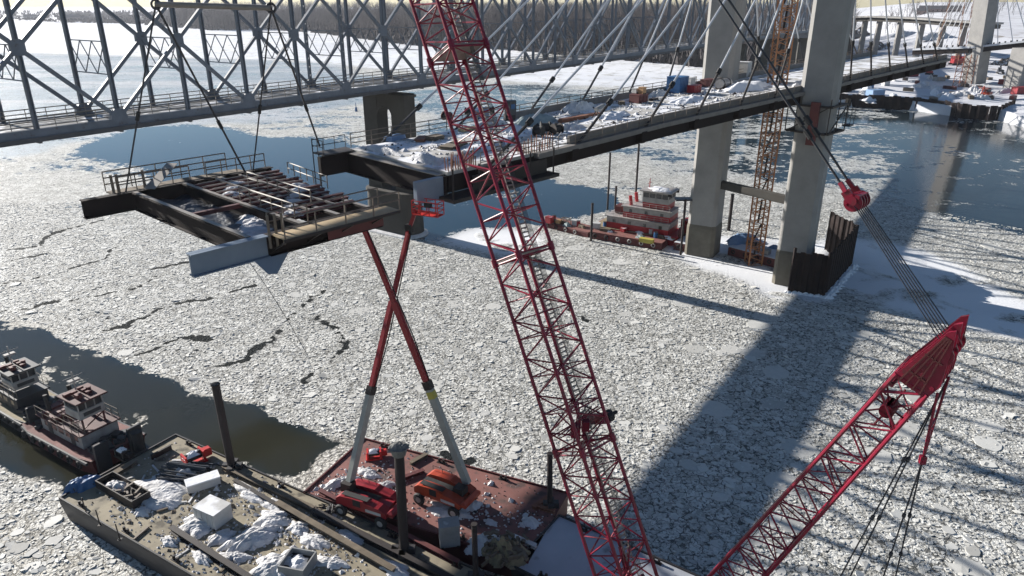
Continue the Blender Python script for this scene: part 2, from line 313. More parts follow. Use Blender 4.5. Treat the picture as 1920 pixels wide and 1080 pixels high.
def river_mat():
    m = bpy.data.materials.new('river ice and water'); m.use_nodes = True; t = m.node_tree; L = t.links.new; b = t.nodes['Principled BSDF']; out = t.nodes['Material Output']
    ge = N(t, 'ShaderNodeNewGeometry'); at = N(t, 'ShaderNodeAttribute', attribute_name='mask'); sp = N(t, 'ShaderNodeSeparateColor'); L(at.outputs['Color'], sp.inputs[0])
    a2 = N(t, 'ShaderNodeAttribute', attribute_name='mask2'); s2 = N(t, 'ShaderNodeSeparateColor'); L(a2.outputs['Color'], s2.inputs[0])
    covr, thin_, snow_ = sp.outputs; lead_, brown_, far_ = s2.outputs
    def math_(op, a, b_=None, c=None, clamp=False):
        n = N(t, 'ShaderNodeMath', operation=op); n.use_clamp = clamp
        for i, x in enumerate((a, b_, c)):
            if x is None: continue
            if isinstance(x, (int, float)): n.inputs[i].default_value = x
            else: L(x, n.inputs[i])
        return n.outputs[0]
    def mixc(f, a, b_):
        n = N(t, 'ShaderNodeMix', data_type='RGBA')
        if isinstance(f, (int, float)): n.inputs[0].default_value = f
        else: L(f, n.inputs[0])
        for i, x in ((6, a), (7, b_)):
            if isinstance(x, tuple): n.inputs[i].default_value = (*x, 1)
            else: L(x, n.inputs[i])
        return n.outputs[2]
    def noise(sc, det=5, dist=0, vec=None):
        n = N(t, 'ShaderNodeTexNoise'); n.inputs['Scale'].default_value = sc; n.inputs['Detail'].default_value = det; n.inputs['Distortion'].default_value = dist
        L(vec or ge.outputs['Position'], n.inputs['Vector']); return n
    nw = noise(.9, 3); vm = N(t, 'ShaderNodeVectorMath', operation='MULTIPLY_ADD'); L(nw.outputs['Color'], vm.inputs[0]); vm.inputs[1].default_value = (1.1, 1.1, 0); L(ge.outputs['Position'], vm.inputs[2])
    def vor(sc, feat, vec, out_):
        n = N(t, 'ShaderNodeTexVoronoi'); n.voronoi_dimensions = '2D'; n.feature = feat; n.inputs['Scale'].default_value = sc; L(vec, n.inputs['Vector']); return n.outputs[out_]
    vm2 = N(t, 'ShaderNodeVectorMath', operation='MULTIPLY_ADD'); L(noise(2.6, 4).outputs['Color'], vm2.inputs[0]); vm2.inputs[1].default_value = (.5, .5, 0); L(vm.outputs[0], vm2.inputs[2]); vm = vm2
    cs = vor(.8, 'F1', vm.outputs[0], 'Color'); es = vor(.8, 'DISTANCE_TO_EDGE', vm.outputs[0], 'Distance')
    ct = vor(2.3, 'F1', vm.outputs[0], 'Color'); et = vor(2.3, 'DISTANCE_TO_EDGE', vm.outputs[0], 'Distance')
    sc_ = N(t, 'ShaderNodeSeparateColor'); L(cs, sc_.inputs[0]); st_ = N(t, 'ShaderNodeSeparateColor'); L(ct, st_.inputs[0])
    # far floes, stretched
    mp = N(t, 'ShaderNodeMapping'); mp.inputs['Rotation'].default_value = (0, 0, R(20)); mp.inputs['Scale'].default_value = (.55, 1, 1); L(vm.outputs[0], mp.inputs[0])
    cf = vor(.22, 'F1', mp.outputs[0], 'Color'); sf_ = N(t, 'ShaderNodeSeparateColor'); L(cf, sf_.inputs[0])
    big = noise(.035, 4, .4)
    r1 = math_('ADD', math_('MULTIPLY', sc_.outputs[0], .38), math_('ADD', math_('MULTIPLY', st_.outputs[0], .2), math_('MULTIPLY', sf_.outputs[0], .42)))
    r1 = math_('ADD', r1, math_('MULTIPLY', math_('SUBTRACT', big.outputs['Fac'], .5), 1.3))
    ice = math_('MULTIPLY_ADD', math_('SUBTRACT', covr, r1), 9.0, .5, clamp=True); srn = noise(.13, 6, .5); snow_ = math_('MULTIPLY', snow_, math_('MULTIPLY_ADD', math_('SUBTRACT', .6, srn.outputs['Fac']), 9.0, .5, clamp=True))
    ldn = noise(1.1, 5); ldm = math_('MULTIPLY_ADD', math_('SUBTRACT', math_('ADD', lead_, math_('MULTIPLY', math_('SUBTRACT', ldn.outputs['Fac'], .5), 2.0)), .72), 10.0, .5, clamp=True)
    # ice colour
    fine = noise(3.2, 7); mid = noise(.16, 5, .3)
    tone = math_('ADD', math_('MULTIPLY', sc_.outputs[1], .3), math_('ADD', math_('MULTIPLY', st_.outputs[1], .25), math_('MULTIPLY', fine.outputs['Fac'], .5)))
    rp = N(t, 'ShaderNodeValToRGB'); L(tone, rp.inputs[0]); e = rp.color_ramp.elements
    e[0].position = .25; e[0].color = (.3, .296, .272, 1); e[1].position = .66; e[1].color = (.72, .72, .69, 1)
    col = mixc(math_('MULTIPLY', mid.outputs['Fac'], .3), rp.outputs[0], (.42, .41, .375))
    ns = math_('SUBTRACT', 1.0, snow_); gapS = math_('MULTIPLY', math_('LESS_THAN', es, .035), ns); gapT = math_('MULTIPLY', math_('LESS_THAN', et, .05), ns)
    gn = noise(.5, 3); gsel = math_('GREATER_THAN', gn.outputs['Fac'], .47)
    gapT = math_('MULTIPLY', gapT, gsel); gap = math_('MULTIPLY', math_('MAXIMUM', math_('MULTIPLY', gapS, .85), math_('MULTIPLY', gapT, .7)), math_('SUBTRACT', 1.0, far_))
    col = mixc(gap, col, (.085, .085, .08))
    mp2 = N(t, 'ShaderNodeMapping'); mp2.inputs['Scale'].default_value = (.006, .03, 1); mp2.inputs['Rotation'].default_value = (0, 0, R(-25)); L(ge.outputs['Position'], mp2.inputs[0]); st2 = noise(1.0, 7, 1.0, mp2.outputs[0]); stf = math_('MULTIPLY_ADD', math_('SUBTRACT', st2.outputs['Fac'], .5), 5.0, .5, clamp=True)
    thc = mixc(stf, (.14, .26, .37), (.5, .54, .6)); col = mixc(math_('MULTIPLY', thin_, .8), col, thc)
    sn = mixc(math_('MULTIPLY_ADD', stf, .6, .2), (.6, .62, .66), (.8, .81, .83)); col = mixc(snow_, col, sn)
    col = mixc(math_('MULTIPLY', brown_, .35), col, (.36, .31, .22))
    spk = noise(2.1, 8, .6); spk2 = noise(.22, 4); thr = math_('MULTIPLY_ADD', spk2.outputs['Fac'], -.26, .71)
    hol = math_('MULTIPLY', math_('MULTIPLY', math_('MULTIPLY_ADD', math_('SUBTRACT', spk.outputs['Fac'], thr), 14.0, .5, clamp=True), ns), .85)
    col = mixc(hol, col, (.07, .07, .066)); col = mixc(ldm, col, (.02, .023, .024)); L(math_('MULTIPLY_ADD', ldm, -.28, .3), b.inputs['Specular IOR Level'])
    L(col, b.inputs['Base Color']); L(math_('MULTIPLY_ADD', thin_, -.3, .72), b.inputs['Roughness'])
    h = math_('ADD', math_('MULTIPLY', math_('MINIMUM', es, .05), 2.0), math_('ADD', math_('MULTIPLY', math_('MINIMUM', et, .05), 1.6), math_('ADD', math_('MULTIPLY', fine.outputs['Fac'], .42), math_('MULTIPLY', math_('ADD', sc_.outputs[2], st_.outputs[2]), .05))))
    h = math_('MULTIPLY', h, math_('MULTIPLY_ADD', snow_, -.85, 1.0))
    bp = N(t, 'ShaderNodeBump'); bp.inputs['Strength'].default_value = 1.0; bp.inputs['Distance'].default_value = .5; L(h, bp.inputs['Height']); L(bp.outputs[0], b.inputs['Normal'])
    wt = N(t, 'ShaderNodeBsdfPrincipled'); wt.inputs['Roughness'].default_value = .09; wt.inputs['IOR'].default_value = 1.33
    wc = mixc(brown_, (.012, .03, .045), mixc(mid.outputs['Fac'], (.034, .033, .02), (.02, .022, .018))); L(wc, wt.inputs['Base Color'])
    wn = noise(.8, 4); bw = N(t, 'ShaderNodeBump'); bw.inputs['Strength'].default_value = .05; bw.inputs['Distance'].default_value = .3; L(wn.outputs['Fac'], bw.inputs['Height']); L(bw.outputs[0], wt.inputs['Normal'])
    ms = N(t, 'ShaderNodeMixShader'); L(ice, ms.inputs[0]); L(wt.outputs[0], ms.inputs[1]); L(b.outputs[0], ms.inputs[2]); L(ms.outputs[0], out.inputs[0])
    return m
river = np_mesh('river', np.stack([Xg, Yg, np.zeros_like(Xg)], -1).reshape(-1, 3), quads, river_mat())
tag(river, 'wide river packed with pancake ice and pools of open water', 'river', kind='structure')
far = np.clip((Yg-110)/160, 0, 1)
for nm, ch in (('mask', (cov/1.3, thin, snow)), ('mask2', (lead, brown, far))):
    a = river.data.color_attributes.new(nm, 'FLOAT_COLOR', 'POINT')
    arr = np.ones((nr*nc, 4), np.float32)
    for i, c_ in enumerate(ch): arr[:, i] = np.clip(c_*(1.3 if (nm == 'mask' and i == 0) else 1), -1, 2).ravel()
    a.data.foreach_set('color', arr.ravel())
# real plates of ice standing proud of the pack
def ice_plates():
    r_ = np.random.RandomState(5); n = 68000
    y = 24+np.abs(r_.power(1.35, n))*125; x = (r_.rand(n)*2-1)*(y*.86+8)
    fx = x+noise2(x, y, 3, 1)*1.6; fy = y+noise2(x, y, 3, 2)*1.6
    bad = pip(POOL_A, fx, fy) | pip(POOL_B, fx, fy) | pip(REG_C, x, y)
    for p in SN: bad |= pip(p, x, y)
    for l in LEADS: bad |= dist_poly(W(l), fx, fy) < .7
    fl_ = pip(W([(-400, 940), (0, 950), (60, 975), (120, 1015), (200, 1075), (300, 1300), (-400, 1300)]), x, y)
    k = (~bad) | fl_; x = x[k]; y = y[k]; n = len(x)
    rad = .1+.15*r_.pareto(3.2, n); rad = np.clip(rad, .1, .8)
    big = (r_.rand(n) < .0018*np.where(x > 8, 1.6, .3)); rad[big] = r_.uniform(.9, 1.9, big.sum())
    Q = 9; ang = (np.arange(Q)/Q*2*np.pi)[None, :]+r_.rand(n, 1)*6.28; rr = rad[:, None]*(.66+.55*r_.rand(n, Q)); st = r_.uniform(.45, 1, (n, 1)); ro = r_.rand(n, 1)*6.28
    rr[big] = rad[big][:, None]*(.88+.2*r_.rand(big.sum(), Q)); st[big] = .9
    px = rr*np.cos(ang); py = rr*np.sin(ang)*st; qx = px*np.cos(ro)-py*np.sin(ro); qy = px*np.sin(ro)+py*np.cos(ro)
    tl = r_.normal(0, .09, (n, 2)); tl[r_.rand(n) < .15] *= 2.2; tl[rad > .5] *= .5; tl[rad > .85] *= .15; h = r_.uniform(.012, .07, (n, 1)); zt = np.maximum(h+qx*tl[:, :1]+qy*tl[:, 1:], .004)
    top = np.stack([x[:, None]+qx*.97, y[:, None]+qy*.97, zt], -1); bot = np.stack([x[:, None]+qx, y[:, None]+qy, np.full_like(qx, -.1)], -1)
    co = np.concatenate([top, bot], 1).reshape(-1, 3); base = (np.arange(n)*2*Q)[:, None]
    i = np.arange(Q); sides = np.stack([base+i+Q, base+(i+1) % Q+Q, base+(i+1) % Q, base+i], -1).reshape(-1, 4)
    tops = base+i[None, :]
    me = bpy.data.meshes.new('ice_plates'); me.vertices.add(len(co)); me.vertices.foreach_set('co', co.astype(np.float32).ravel())
    li = np.concatenate([sides.ravel(), tops.ravel()]).astype(np.int32); me.loops.add(len(li)); me.loops.foreach_set('vertex_index', li)
    ls = np.concatenate([np.arange(len(sides))*4, len(sides)*4+np.arange(n)*Q]).astype(np.int32); me.polygons.add(len(ls)); me.polygons.foreach_set('loop_start', ls)
    me.update(calc_edges=True); me.polygons.foreach_set('use_smooth', np.zeros(len(ls), bool))
    tn = r_.beta(2.4, 1.5, n); tn[rad > .85] = r_.uniform(.35, .8, (rad > .85).sum()); tone = np.repeat(tn, 2*Q); at_ = me.color_attributes.new('tone', 'FLOAT_COLOR', 'POINT'); at_.data.foreach_set('color', np.stack([tone]*3+[np.ones_like(tone)], -1).astype(np.float32).ravel())
    m = mat('broken ice', (.5, .49, .465), (.26, .255, .24), rough=.75, scale=1.8, amt=.5, bump=0, detail=8, coord='Object'); t = m.node_tree; L = t.links.new; b_ = t.nodes['Principled BSDF']
    a_ = N(t, 'ShaderNodeAttribute', attribute_name='tone'); rp = N(t, 'ShaderNodeValToRGB'); e = rp.color_ramp.elements; e[0].color = (.3, .296, .275, 1); e[0].position = .06; e[1].color = (.7, .7, .67, 1); e[1].position = .85; L(a_.outputs['Fac'], rp.inputs[0])
    mx = N(t, 'ShaderNodeMix', data_type='RGBA'); mx.inputs[0].default_value = .35; src = b_.inputs['Base Color'].links[0].from_socket; L(rp.outputs[0], mx.inputs[6]); L(src, mx.inputs[7]); L(mx.outputs[2], b_.inputs['Base Color'])
    me.materials.append(m); o = bpy.data.objects.new('ice_plates', me); C.objects.link(o)
    tag(o, 'countless broken ice plates frozen into the river pack', 'ice', kind='stuff')
ice_plates()
#==PART2==
# ------------------------------------------------------------------ far bank terrain
SHORE = [(-1500, 26), (-600, 30), (0, 36), (100, 42), (240, 44), (400, 57), (500, 55), (600, 62), (700, 75), (770, 85), (900, 90), (1000, 97), (1100, 107), (1250, 119), (1340, 128), (1420, 150), (1500, 175), (1560, 200), (1640, 202), (1700, 206), (1800, 220), (1870, 225), (1905, 236), (1960, 246), (2500, 330)]
shore = [g(u, v) for u, v in SHORE]
def terrain():
    pts = []
    for a, b in zip(shore[:-1], shore[1:]):
        k = max(1, int((b-a).length/9)); pts += [a.lerp(b, i/k) for i in range(k)]
    pts.append(shore[-1]); offs = [0, .4, 2, 5, 9, 15, 23, 33, 45, 60, 80, 105, 140, 190, 260, 360, 500, 700, 1000, 1500, 2300, 3600]
    P = np.array([(p.x, p.y) for p in pts]); dirs = P/np.linalg.norm(P, axis=1)[:, None]
    X = P[:, 0][None, :]+dirs[:, 0][None, :]*np.array(offs)[:, None]; Y = P[:, 1][None, :]+dirs[:, 1][None, :]*np.array(offs)[:, None]
    O = np.repeat(np.array(offs)[:, None], len(P), 1); u = 960+FPX*X/(Y*cP+CH*sP)
    rt = np.clip((u-1480)/120, 0, 1)
    H = (1-rt)*(np.clip(O/3, 0, 1)*1.6+noise2(X, Y, 30, 8)*.6*np.clip(O/20, 0, 1)+np.clip((O-200)/900, 0, 1)*3)
    Hr = np.clip(O/.4, 0, 1)*3.6+noise2(X, Y, 7, 9)*1.3*np.clip(O/6, 0, 1)
    bl = np.clip((O-150)/170, 0, 1)*17*np.clip((u-1600)/140, 0, 1)+np.clip((O-330)/600, 0, 1)*14*np.clip((u-1600)/100, 0, 1)
    H = H+rt*(Hr+bl+noise2(X, Y, 40, 10)*1.5*np.clip((O-60)/100, 0, 1))
    co = np.stack([X, Y, H], -1).reshape(-1, 3); nr_, nc_ = X.shape; ix = np.arange(nr_*nc_).reshape(nr_, nc_)
    q = np.stack([ix[:-1, :-1], ix[:-1, 1:], ix[1:, 1:], ix[1:, :-1]], -1).reshape(-1, 4)
    m = mat('snowy ground', (.72, .73, .76), (.5, .5, .53), rough=.85, scale=.035, rust=(.24, .21, .18), rustamt=.56, bump=.3, coord='Object', detail=9)
    o = np_mesh('far_bank', co, q[:, ::-1], m); me = o.data; me.polygons.foreach_set('use_smooth', [True]*len(me.polygons))
    tag(o, 'snow covered far river bank rising to a bluff on the right', 'ground', kind='structure')
    return o
bank = terrain()
bpy.context.view_layer.update()
from mathutils.bvhtree import BVHTree
_bm = bank.data; _bvh = BVHTree.FromPolygons([v.co for v in _bm.vertices], [tuple(p.vertices) for p in _bm.polygons])
def ground(x, y):
    h = _bvh.ray_cast(Vector((x, y, 200)), Vector((0, 0, -1)))[0]
    return h.z if h else 0.0
def onbank(u, v, lift=0):
    vv = v-540; d = Vector(((u-960), FPX*cP-vv*sP, -(FPX*sP+vv*cP))).normalized()
    h = _bvh.ray_cast(Vector((0, 0, CH)), d)[0]
    return h if h else g(u, v, 2)

# ------------------------------------------------------------------ trees
def tree_proto(seed, H_=26, dep=4, spread=.55):
    r_ = random.Random(seed); vs = []; fs = []
    def seg(p, q, r0, r1):
        d = (q-p).normalized(); u = Vector((0, 0, 1)) if abs(d.z) < .9 else Vector((1, 0, 0)); a = d.cross(u).normalized(); b = a.cross(d); n = len(vs)
        for c_, r in ((p, r0), (q, r1)):
            for i in range(3): t = 2.094*i; vs.append(tuple(c_+a*(r*math.cos(t))+b*(r*math.sin(t))))
        for i in range(3): j = (i+1) % 3; fs.append((n+i, n+j, n+3+j, n+3+i))
    def grow(p, d, l, r, k):
        q = p+d*l*.55; d2 = (d+Vector((r_.uniform(-.15, .15), r_.uniform(-.15, .15), .05))).normalized(); q2 = q+d2*l*.45
        seg(p, q, r, r*.8); seg(q, q2, r*.8, r*.6)
        if k == 0: return
        for i in range(r_.choice((2, 3, 3)) if k < dep else 3):
            a = r_.uniform(0, 6.28); s_ = r_.uniform(.35, .8)*spread*1.5; nd = (d2+Vector((math.cos(a)*s_, math.sin(a)*s_, .12))).normalized()
            grow(q2 if i else q, nd, l*r_.uniform(.55, .78), r*.55, k-1)
    grow(Vector((0, 0, -.5)), Vector((0, 0, 1)), H_*.36, H_*.014, dep)
    return np.array(vs), np.array(fs)
protos = [tree_proto(i, 26, 4 if i < 5 else 5, .42+.08*(i % 3)) for i in range(7)]
protos = [(v_*(26/v_[:, 2].max()), f_) for v_, f_ in protos]
def along_shore(x):                       # distance y of the bank line at a pixel column
    for (a, b) in zip(SHORE[:-1], SHORE[1:]):
        if a[0] <= x <= b[0]: t = (x-a[0])/(b[0]-a[0]); return a[1]+t*(b[1]-a[1])
    return SHORE[-1][1]
def forest():
    r_ = random.Random(3); cos = []; fcs = []; n = 0
    def put(x, y, z, sc, k):
        nonlocal n
        v_, f_ = protos[k]; a = r_.uniform(0, 6.28); c_, s_ = math.cos(a), math.sin(a)
        q = np.empty_like(v_); w_ = sc*r_.uniform(.85, 1.25)
        q[:, 0] = (v_[:, 0]*c_-v_[:, 1]*s_)*w_+x; q[:, 1] = (v_[:, 0]*s_+v_[:, 1]*c_)*w_+y; q[:, 2] = v_[:, 2]*sc+z
        cos.append(q); fcs.append(f_+n); n += len(v_)
    for i in range(3300):
        u = r_.uniform(190, 1560) if r_.random() < .87 else r_.uniform(-700, 190)
        if u < 330 and r_.random() < .5: continue
        s0 = g(u, along_shore(u)); d = V(s0.x, s0.y, 0); L_ = d.length; off = r_.random()**1.5*(260 if u > 400 else 120); p = d*(1+off/L_)
        if u > 1400: p = d*(1+(off+150)/L_)
        top = 1.2+.2*(u > 900)+.1*(off > 100)
        if u < 330: top = .55
        put(p.x, p.y, ground(p.x, p.y)-.3, top*r_.uniform(.72, 1.08), r_.choice((0, 1, 2, 3, 4)))
    for i in range(2300):                # the wood goes on for a long way behind
        u = r_.uniform(300, 1560) if i % 9 else r_.uniform(-700, 330); s0 = g(u, along_shore(u)); d = V(s0.x, s0.y, 0); off = 200+1300*r_.random()**1.4; p = d*(1+off/d.length)
        put(p.x, p.y, ground(p.x, p.y)-.3, r_.uniform(1.05, 1.5) if u > 330 else r_.uniform(.4, .8), r_.choice((0, 1, 2, 3, 4)))
    for i in range(230):                 # along the bluff, right
        u = r_.choice((r_.uniform(1620, 1800), r_.uniform(1780, 2300))); s0 = g(u, along_shore(u)); d = V(s0.x, s0.y, 0); off = r_.uniform(420, 900); p = d*(1+off/d.length)
        put(p.x, p.y, ground(p.x, p.y)-.3, r_.uniform(.25, .7), r_.choice((0, 1, 2, 3)))
    o = np_mesh('bare_forest', np.concatenate(cos), np.concatenate(fcs), M['bark'])
    tag(o, 'bare grey winter forest massed along the far bank', 'forest', kind='stuff')
    # scrub under and behind the trees
    mb = MB(); r_ = random.Random(9)
    for i in range(9000):
        u = r_.uniform(120, 1520) if i % 8 else r_.uniform(-700, 120); s0 = g(u, along_shore(u)); d = V(s0.x, s0.y, 0)
        off = r_.random()**1.5*(1100 if i % 3 else 120)+(150 if u > 1400 else 0); p = d*(1+off/d.length); z = ground(p.x, p.y)-.5
        hh = r_.uniform(2.5, 7)*(1.0 if off < 40 else 2.1+off/700)*(.5 if u < 300 else 1)
        for k in range(3):
            a = r_.uniform(0, 6.28); b_ = Vector((p.x+r_.uniform(-4, 4), p.y+r_.uniform(-2, 2), z)); ww = r_.uniform(1.5, 4)
            n_ = len(mb.v); mb.v += [tuple(b_+V(-ww*math.cos(a), -ww*math.sin(a), 0)), tuple(b_+V(ww*math.cos(a), ww*math.sin(a), 0)), tuple(b_+V(ww*.6*math.cos(a), ww*.6*math.sin(a), hh*r_.uniform(.6, 1))), tuple(b_+V(-ww*.5*math.cos(a), -ww*.5*math.sin(a), hh*r_.uniform(.6, 1)))]
            mb.f.append((n_, n_+1, n_+2, n_+3))
    tag(mb.build('scrub', M['scrub']), 'dense leafless scrub at the foot of the far forest', 'scrub', kind='stuff')
forest()
def bare_tree(p, H_, seed, label, mt='barkpale'):
    t = thing('bare_tree', p, rnd.uniform(0, 6), label, 'tree', 'bare trees standing apart on the far bank')
    v_, f_ = tree_proto(seed, H_, 5, .6); k = 6*4
    def mk(name, fsel):
        me = bpy.data.meshes.new(name); me.from_pydata([tuple(x) for x in v_], [], [tuple(x) for x in fsel]); me.materials.append(M[mt]); o = bpy.data.objects.new(name, me); C.objects.link(o); o.parent = t
    mk('trunk', f_[:6]); mk('crown', f_[6:])
for i, (u, v, h, lb) in enumerate([(1262, 122, 24, 'slender bare tree at the snowy spit left of the far pylon leg'), (1292, 126, 30, 'tall bare tree on the bank just left of the far pylon leg'), (1318, 124, 22, 'short bare tree beside the far pylon leg on the bank'),
        (1228, 118, 26, 'bare tree above the middle of the snowy spit'), (1195, 114, 20, 'low bare tree at the bank under the old bridge approach'), (1158, 110, 28, 'bare tree at the left end of the forest edge by the spit')]):
    p = g(u, v); bare_tree((p.x, p.y+2, ground(p.x, p.y+4)-.3), h, 30+i, lb)
for i, (u, h, lb) in enumerate([(1660, 11, 'leafless tree on the bluff skyline above the concrete viaduct'), (1682, 9, 'small leafless tree on the bluff skyline left of the house'), (1745, 13, 'broad round leafless tree beside the long dark house on the bluff'), (1768, 12, 'leafless tree on the bluff between house and far pylon mast'), (1898, 12, 'leafless tree on the bluff at the right edge')]):
    p = g(u, 150); d = V(p.x, p.y, 0).normalized(); q = d*(p.length+480); bare_tree((q.x, q.y, ground(q.x, q.y)-.2), h*1.6, 50+i, lb, 'bark')

# ------------------------------------------------------------------ houses on the far banks
def house(p, w_, d_, h_, rz, wm, label):
    t = thing('house', p, rz, label, 'house', 'houses beyond the river')
    MB().bx(-w_/2, w_/2, -d_/2, d_/2, 0, h_).build('wall', M[wm], t)
    r_ = MB(); r_.add([(-w_/2-.5, -d_/2-.5, h_), (w_/2+.5, -d_/2-.5, h_), (w_/2+.5, d_/2+.5, h_), (-w_/2-.5, d_/2+.5, h_), (-w_/2-.3, 0, h_+d_*.38), (w_/2+.3, 0, h_+d_*.38)], [(0, 1, 5, 4), (2, 3, 4, 5), (0, 4, 3), (1, 2, 5), (3, 2, 1, 0)]); ro = r_.build('roof', M['roof'], t)
    MB().bx(w_*.2, w_*.2+.8, -.4, .4, h_+d_*.2, h_+d_*.38+1).build('chimney', M['brick'], ro)
    for i in range(max(2, int(w_/4))):
        x = -w_/2+(i+.5)*w_/max(2, int(w_/4)); MB().bx(x-.6, x+.6, -d_/2-.06, -d_/2+.05, 1.2, 2.6).build('window', M['glass'], t)
for i, (u, off, w_, d_, h_, wm, lb) in enumerate([(134, 60, 34, 16, 7, 'brick', 'large dark gabled house above the left bank scrub'), (158, 85, 22, 12, 5, 'greybox', 'grey house beside the large gabled one on the left bank'), (60, 110, 26, 12, 6, 'greybox', 'low grey house at the far left of the left bank'),
        (220, 120, 24, 12, 5, 'whitebox', 'pale house behind the scrub on the left bank'), (265, 60, 20, 10, 5, 'brick', 'brown house where the left bank forest begins'), (20, 60, 20, 10, 5, 'whitebox', 'pale house in the left corner above the river')]):
    s0 = g(u, along_shore(u)); d = V(s0.x, s0.y, 0); p = d*(1+off/d.length); house((p.x, p.y, ground(p.x, p.y)-.2), w_, d_, h_, .5-i*.2, wm, lb)
for i, (u, off, w_, d_, h_, lb) in enumerate([(1735, 540, 42, 10, 3.4, 'long low dark house on the right bluff skyline'), (1703, 520, 10, 8, 4, 'small dark house with steep roof at the left of the bluff skyline')]):
    s0 = g(u, 150); d = V(s0.x, s0.y, 0).normalized(); p = d*(V(s0.x, s0.y, 0).length+off); house((p.x, p.y, ground(p.x, p.y)), w_, d_, h_, -.5, 'brick', lb)

# ------------------------------------------------------------------ old truss bridge
TD = V(.5635, .826, 0); TN = V(-.826, .5635, 0); T0 = V(-51.3, 78.4, 26.8); PL = 9.0; TW = 8.0; TH = 17.4
def tp(n, side, z): return T0+TD*(PL*n)+TN*(TW*side)+V(0, 0, z)
tb = thing('truss_bridge', tp(6.5, .5, 0), 0, 'old grey steel through truss road bridge crossing the river', 'bridge')
O_ = tp(6.5, .5, 0)
def tl(n, side, z): return tp(n, side, z)-O_
NMIN, NMAX, NF = -5, 44, 26
for s_ in (0, 1):
    MB().bar(tl(NMIN, s_, -.15), tl(NMAX, s_, -.15), .5, 1.0).build('bottom_chord', M['truss'], tb)
    MB().bar(tl(NMIN, s_, TH), tl(NMAX, s_, TH), .7, .8).build('top_chord', M['truss'], tb)
    for n in range(NMIN, NF):
        if n % 3 == 1 and s_ == 1 and n > 20: continue
        m_ = MB(); a = tl(n, s_, .3); b = tl(n, s_, TH-.3)
        if n % 6 != 5: m_.bar(a, b, .3, .06, up=TN)
        for k in (-.17, .17): m_.bar(a+TD*k, b+TD*k, .12, .42, up=TN)
        for k in range(26 if n % 6 == 5 else 0): q = a.lerp(b, (k+.5)/26); m_.bar(q-TD*.17+V(0, 0, -.3*(-1)**k), q+TD*.17+V(0, 0, .3*(-1)**k), .07, .3, up=TN)
        m_.build('vertical', M['truss'], tb)
        if n % 2 == 0:                      # gusset and the four arms of the cross
            c_ = tl(n, s_, TH/2)
            gm = MB(); pr_ = [(-1.0, -.6), (-.6, -1.1), (.6, -1.1), (1.0, -.6), (1.0, .6), (.6, 1.1), (-.6, 1.1), (-1.0, .6)]
            for yy in (-.24, .24): pass
            gm.add([c_+TD*(x*.72)+V(0, 0, z*.75)+TN*y for y in (-.25, .25) for x, z in pr_], [tuple(range(8)), tuple(range(15, 7, -1))]+[(i, i+8, (i+1) % 8+8, (i+1) % 8) for i in range(8)])
            gm.build('gusset', M['truss'], tb)
            for dx, z1 in ((-1, .4), (1, .4), (1, TH-.4), (-1, TH-.4)):
                MB().bar(c_, tl(n+dx, s_, z1), .36 if z1 < 5 else .42, .42).build('diagonal', M['truss'], tb)
        else:
            c_ = tl(n, s_, .55); gm = MB(); pr_ = [(-1.3, -.6), (1.3, -.6), (1.1, .5), (.5, 1.2), (-.5, 1.2), (-1.1, .5)]
            gm.add([c_+TD*x*.8+V(0, 0, z*.8)+TN*y for y in (-.27, .27) for x, z in pr_], [tuple(range(6)), tuple(range(11, 5, -1))]+[(i, i+6, (i+1) % 6+6, (i+1) % 6) for i in range(6)])
            gm.build('gusset', M['truss'], tb)
    fm = MB()                               # beyond: too small to tell members apart
    for n in range(NF, NMAX):
        fm.bar(tl(n, s_, .3), tl(n, s_, TH), .4)
        if n % 2 == 0:
            for dx, z1 in ((-1, .4), (1, .4), (1, TH-.4), (-1, TH-.4)): fm.bar(tl(n, s_, TH/2), tl(n+dx, s_, z1), .4)
    fm.build('distant_truss_web', M['truss'], tb)
for n in range(NMIN, 22):                   # sway frames between the two trusses
    m_ = MB(); a0, a1, b0, b1 = tl(n, 0, 5.3), tl(n, 1, 5.3), tl(n, 0, 8.9), tl(n, 1, 8.9)
    m_.bar(a0, a1, .12); m_.bar(b0, b1, .12)
    for k in range(3):
        for e0, e1 in ((k/3, (k+1)/3), ((k+1)/3, k/3)): m_.bar(a0.lerp(a1, e0), b0.lerp(b1, e1), .09)
    m_.build('sway_frame', M['truss'], tb)
m_ = MB()
for n in range(NMIN, NMAX): m_.bar(tl(n, -.03, -.75), tl(n, 1.03, -.75), .3, .9)
for k in range(5): m_.bar(tl(NMIN, .1+.2*k, -.5), tl(NMAX, .1+.2*k, -.5), .2, .45)
m_.bar(tl(NMIN, -.055, -.75), tl(NMAX, -.055, -.75), .12, .5)
m_.build('floor_beams', M['truss_dark'], tb)
MB().bar(tl(NMIN, .5, .1), tl(NMAX, .5, .1), TW-.9, .22).build('roadway', M['road'], tb)
for s_ in (.07, .93):
    MB().rail(tl(NMIN, s_, .2), tl(NMAX, s_, .2), 1.35, 2.25, .06, (1.35, .85, .35)).build('railing', M['galv'], tb)
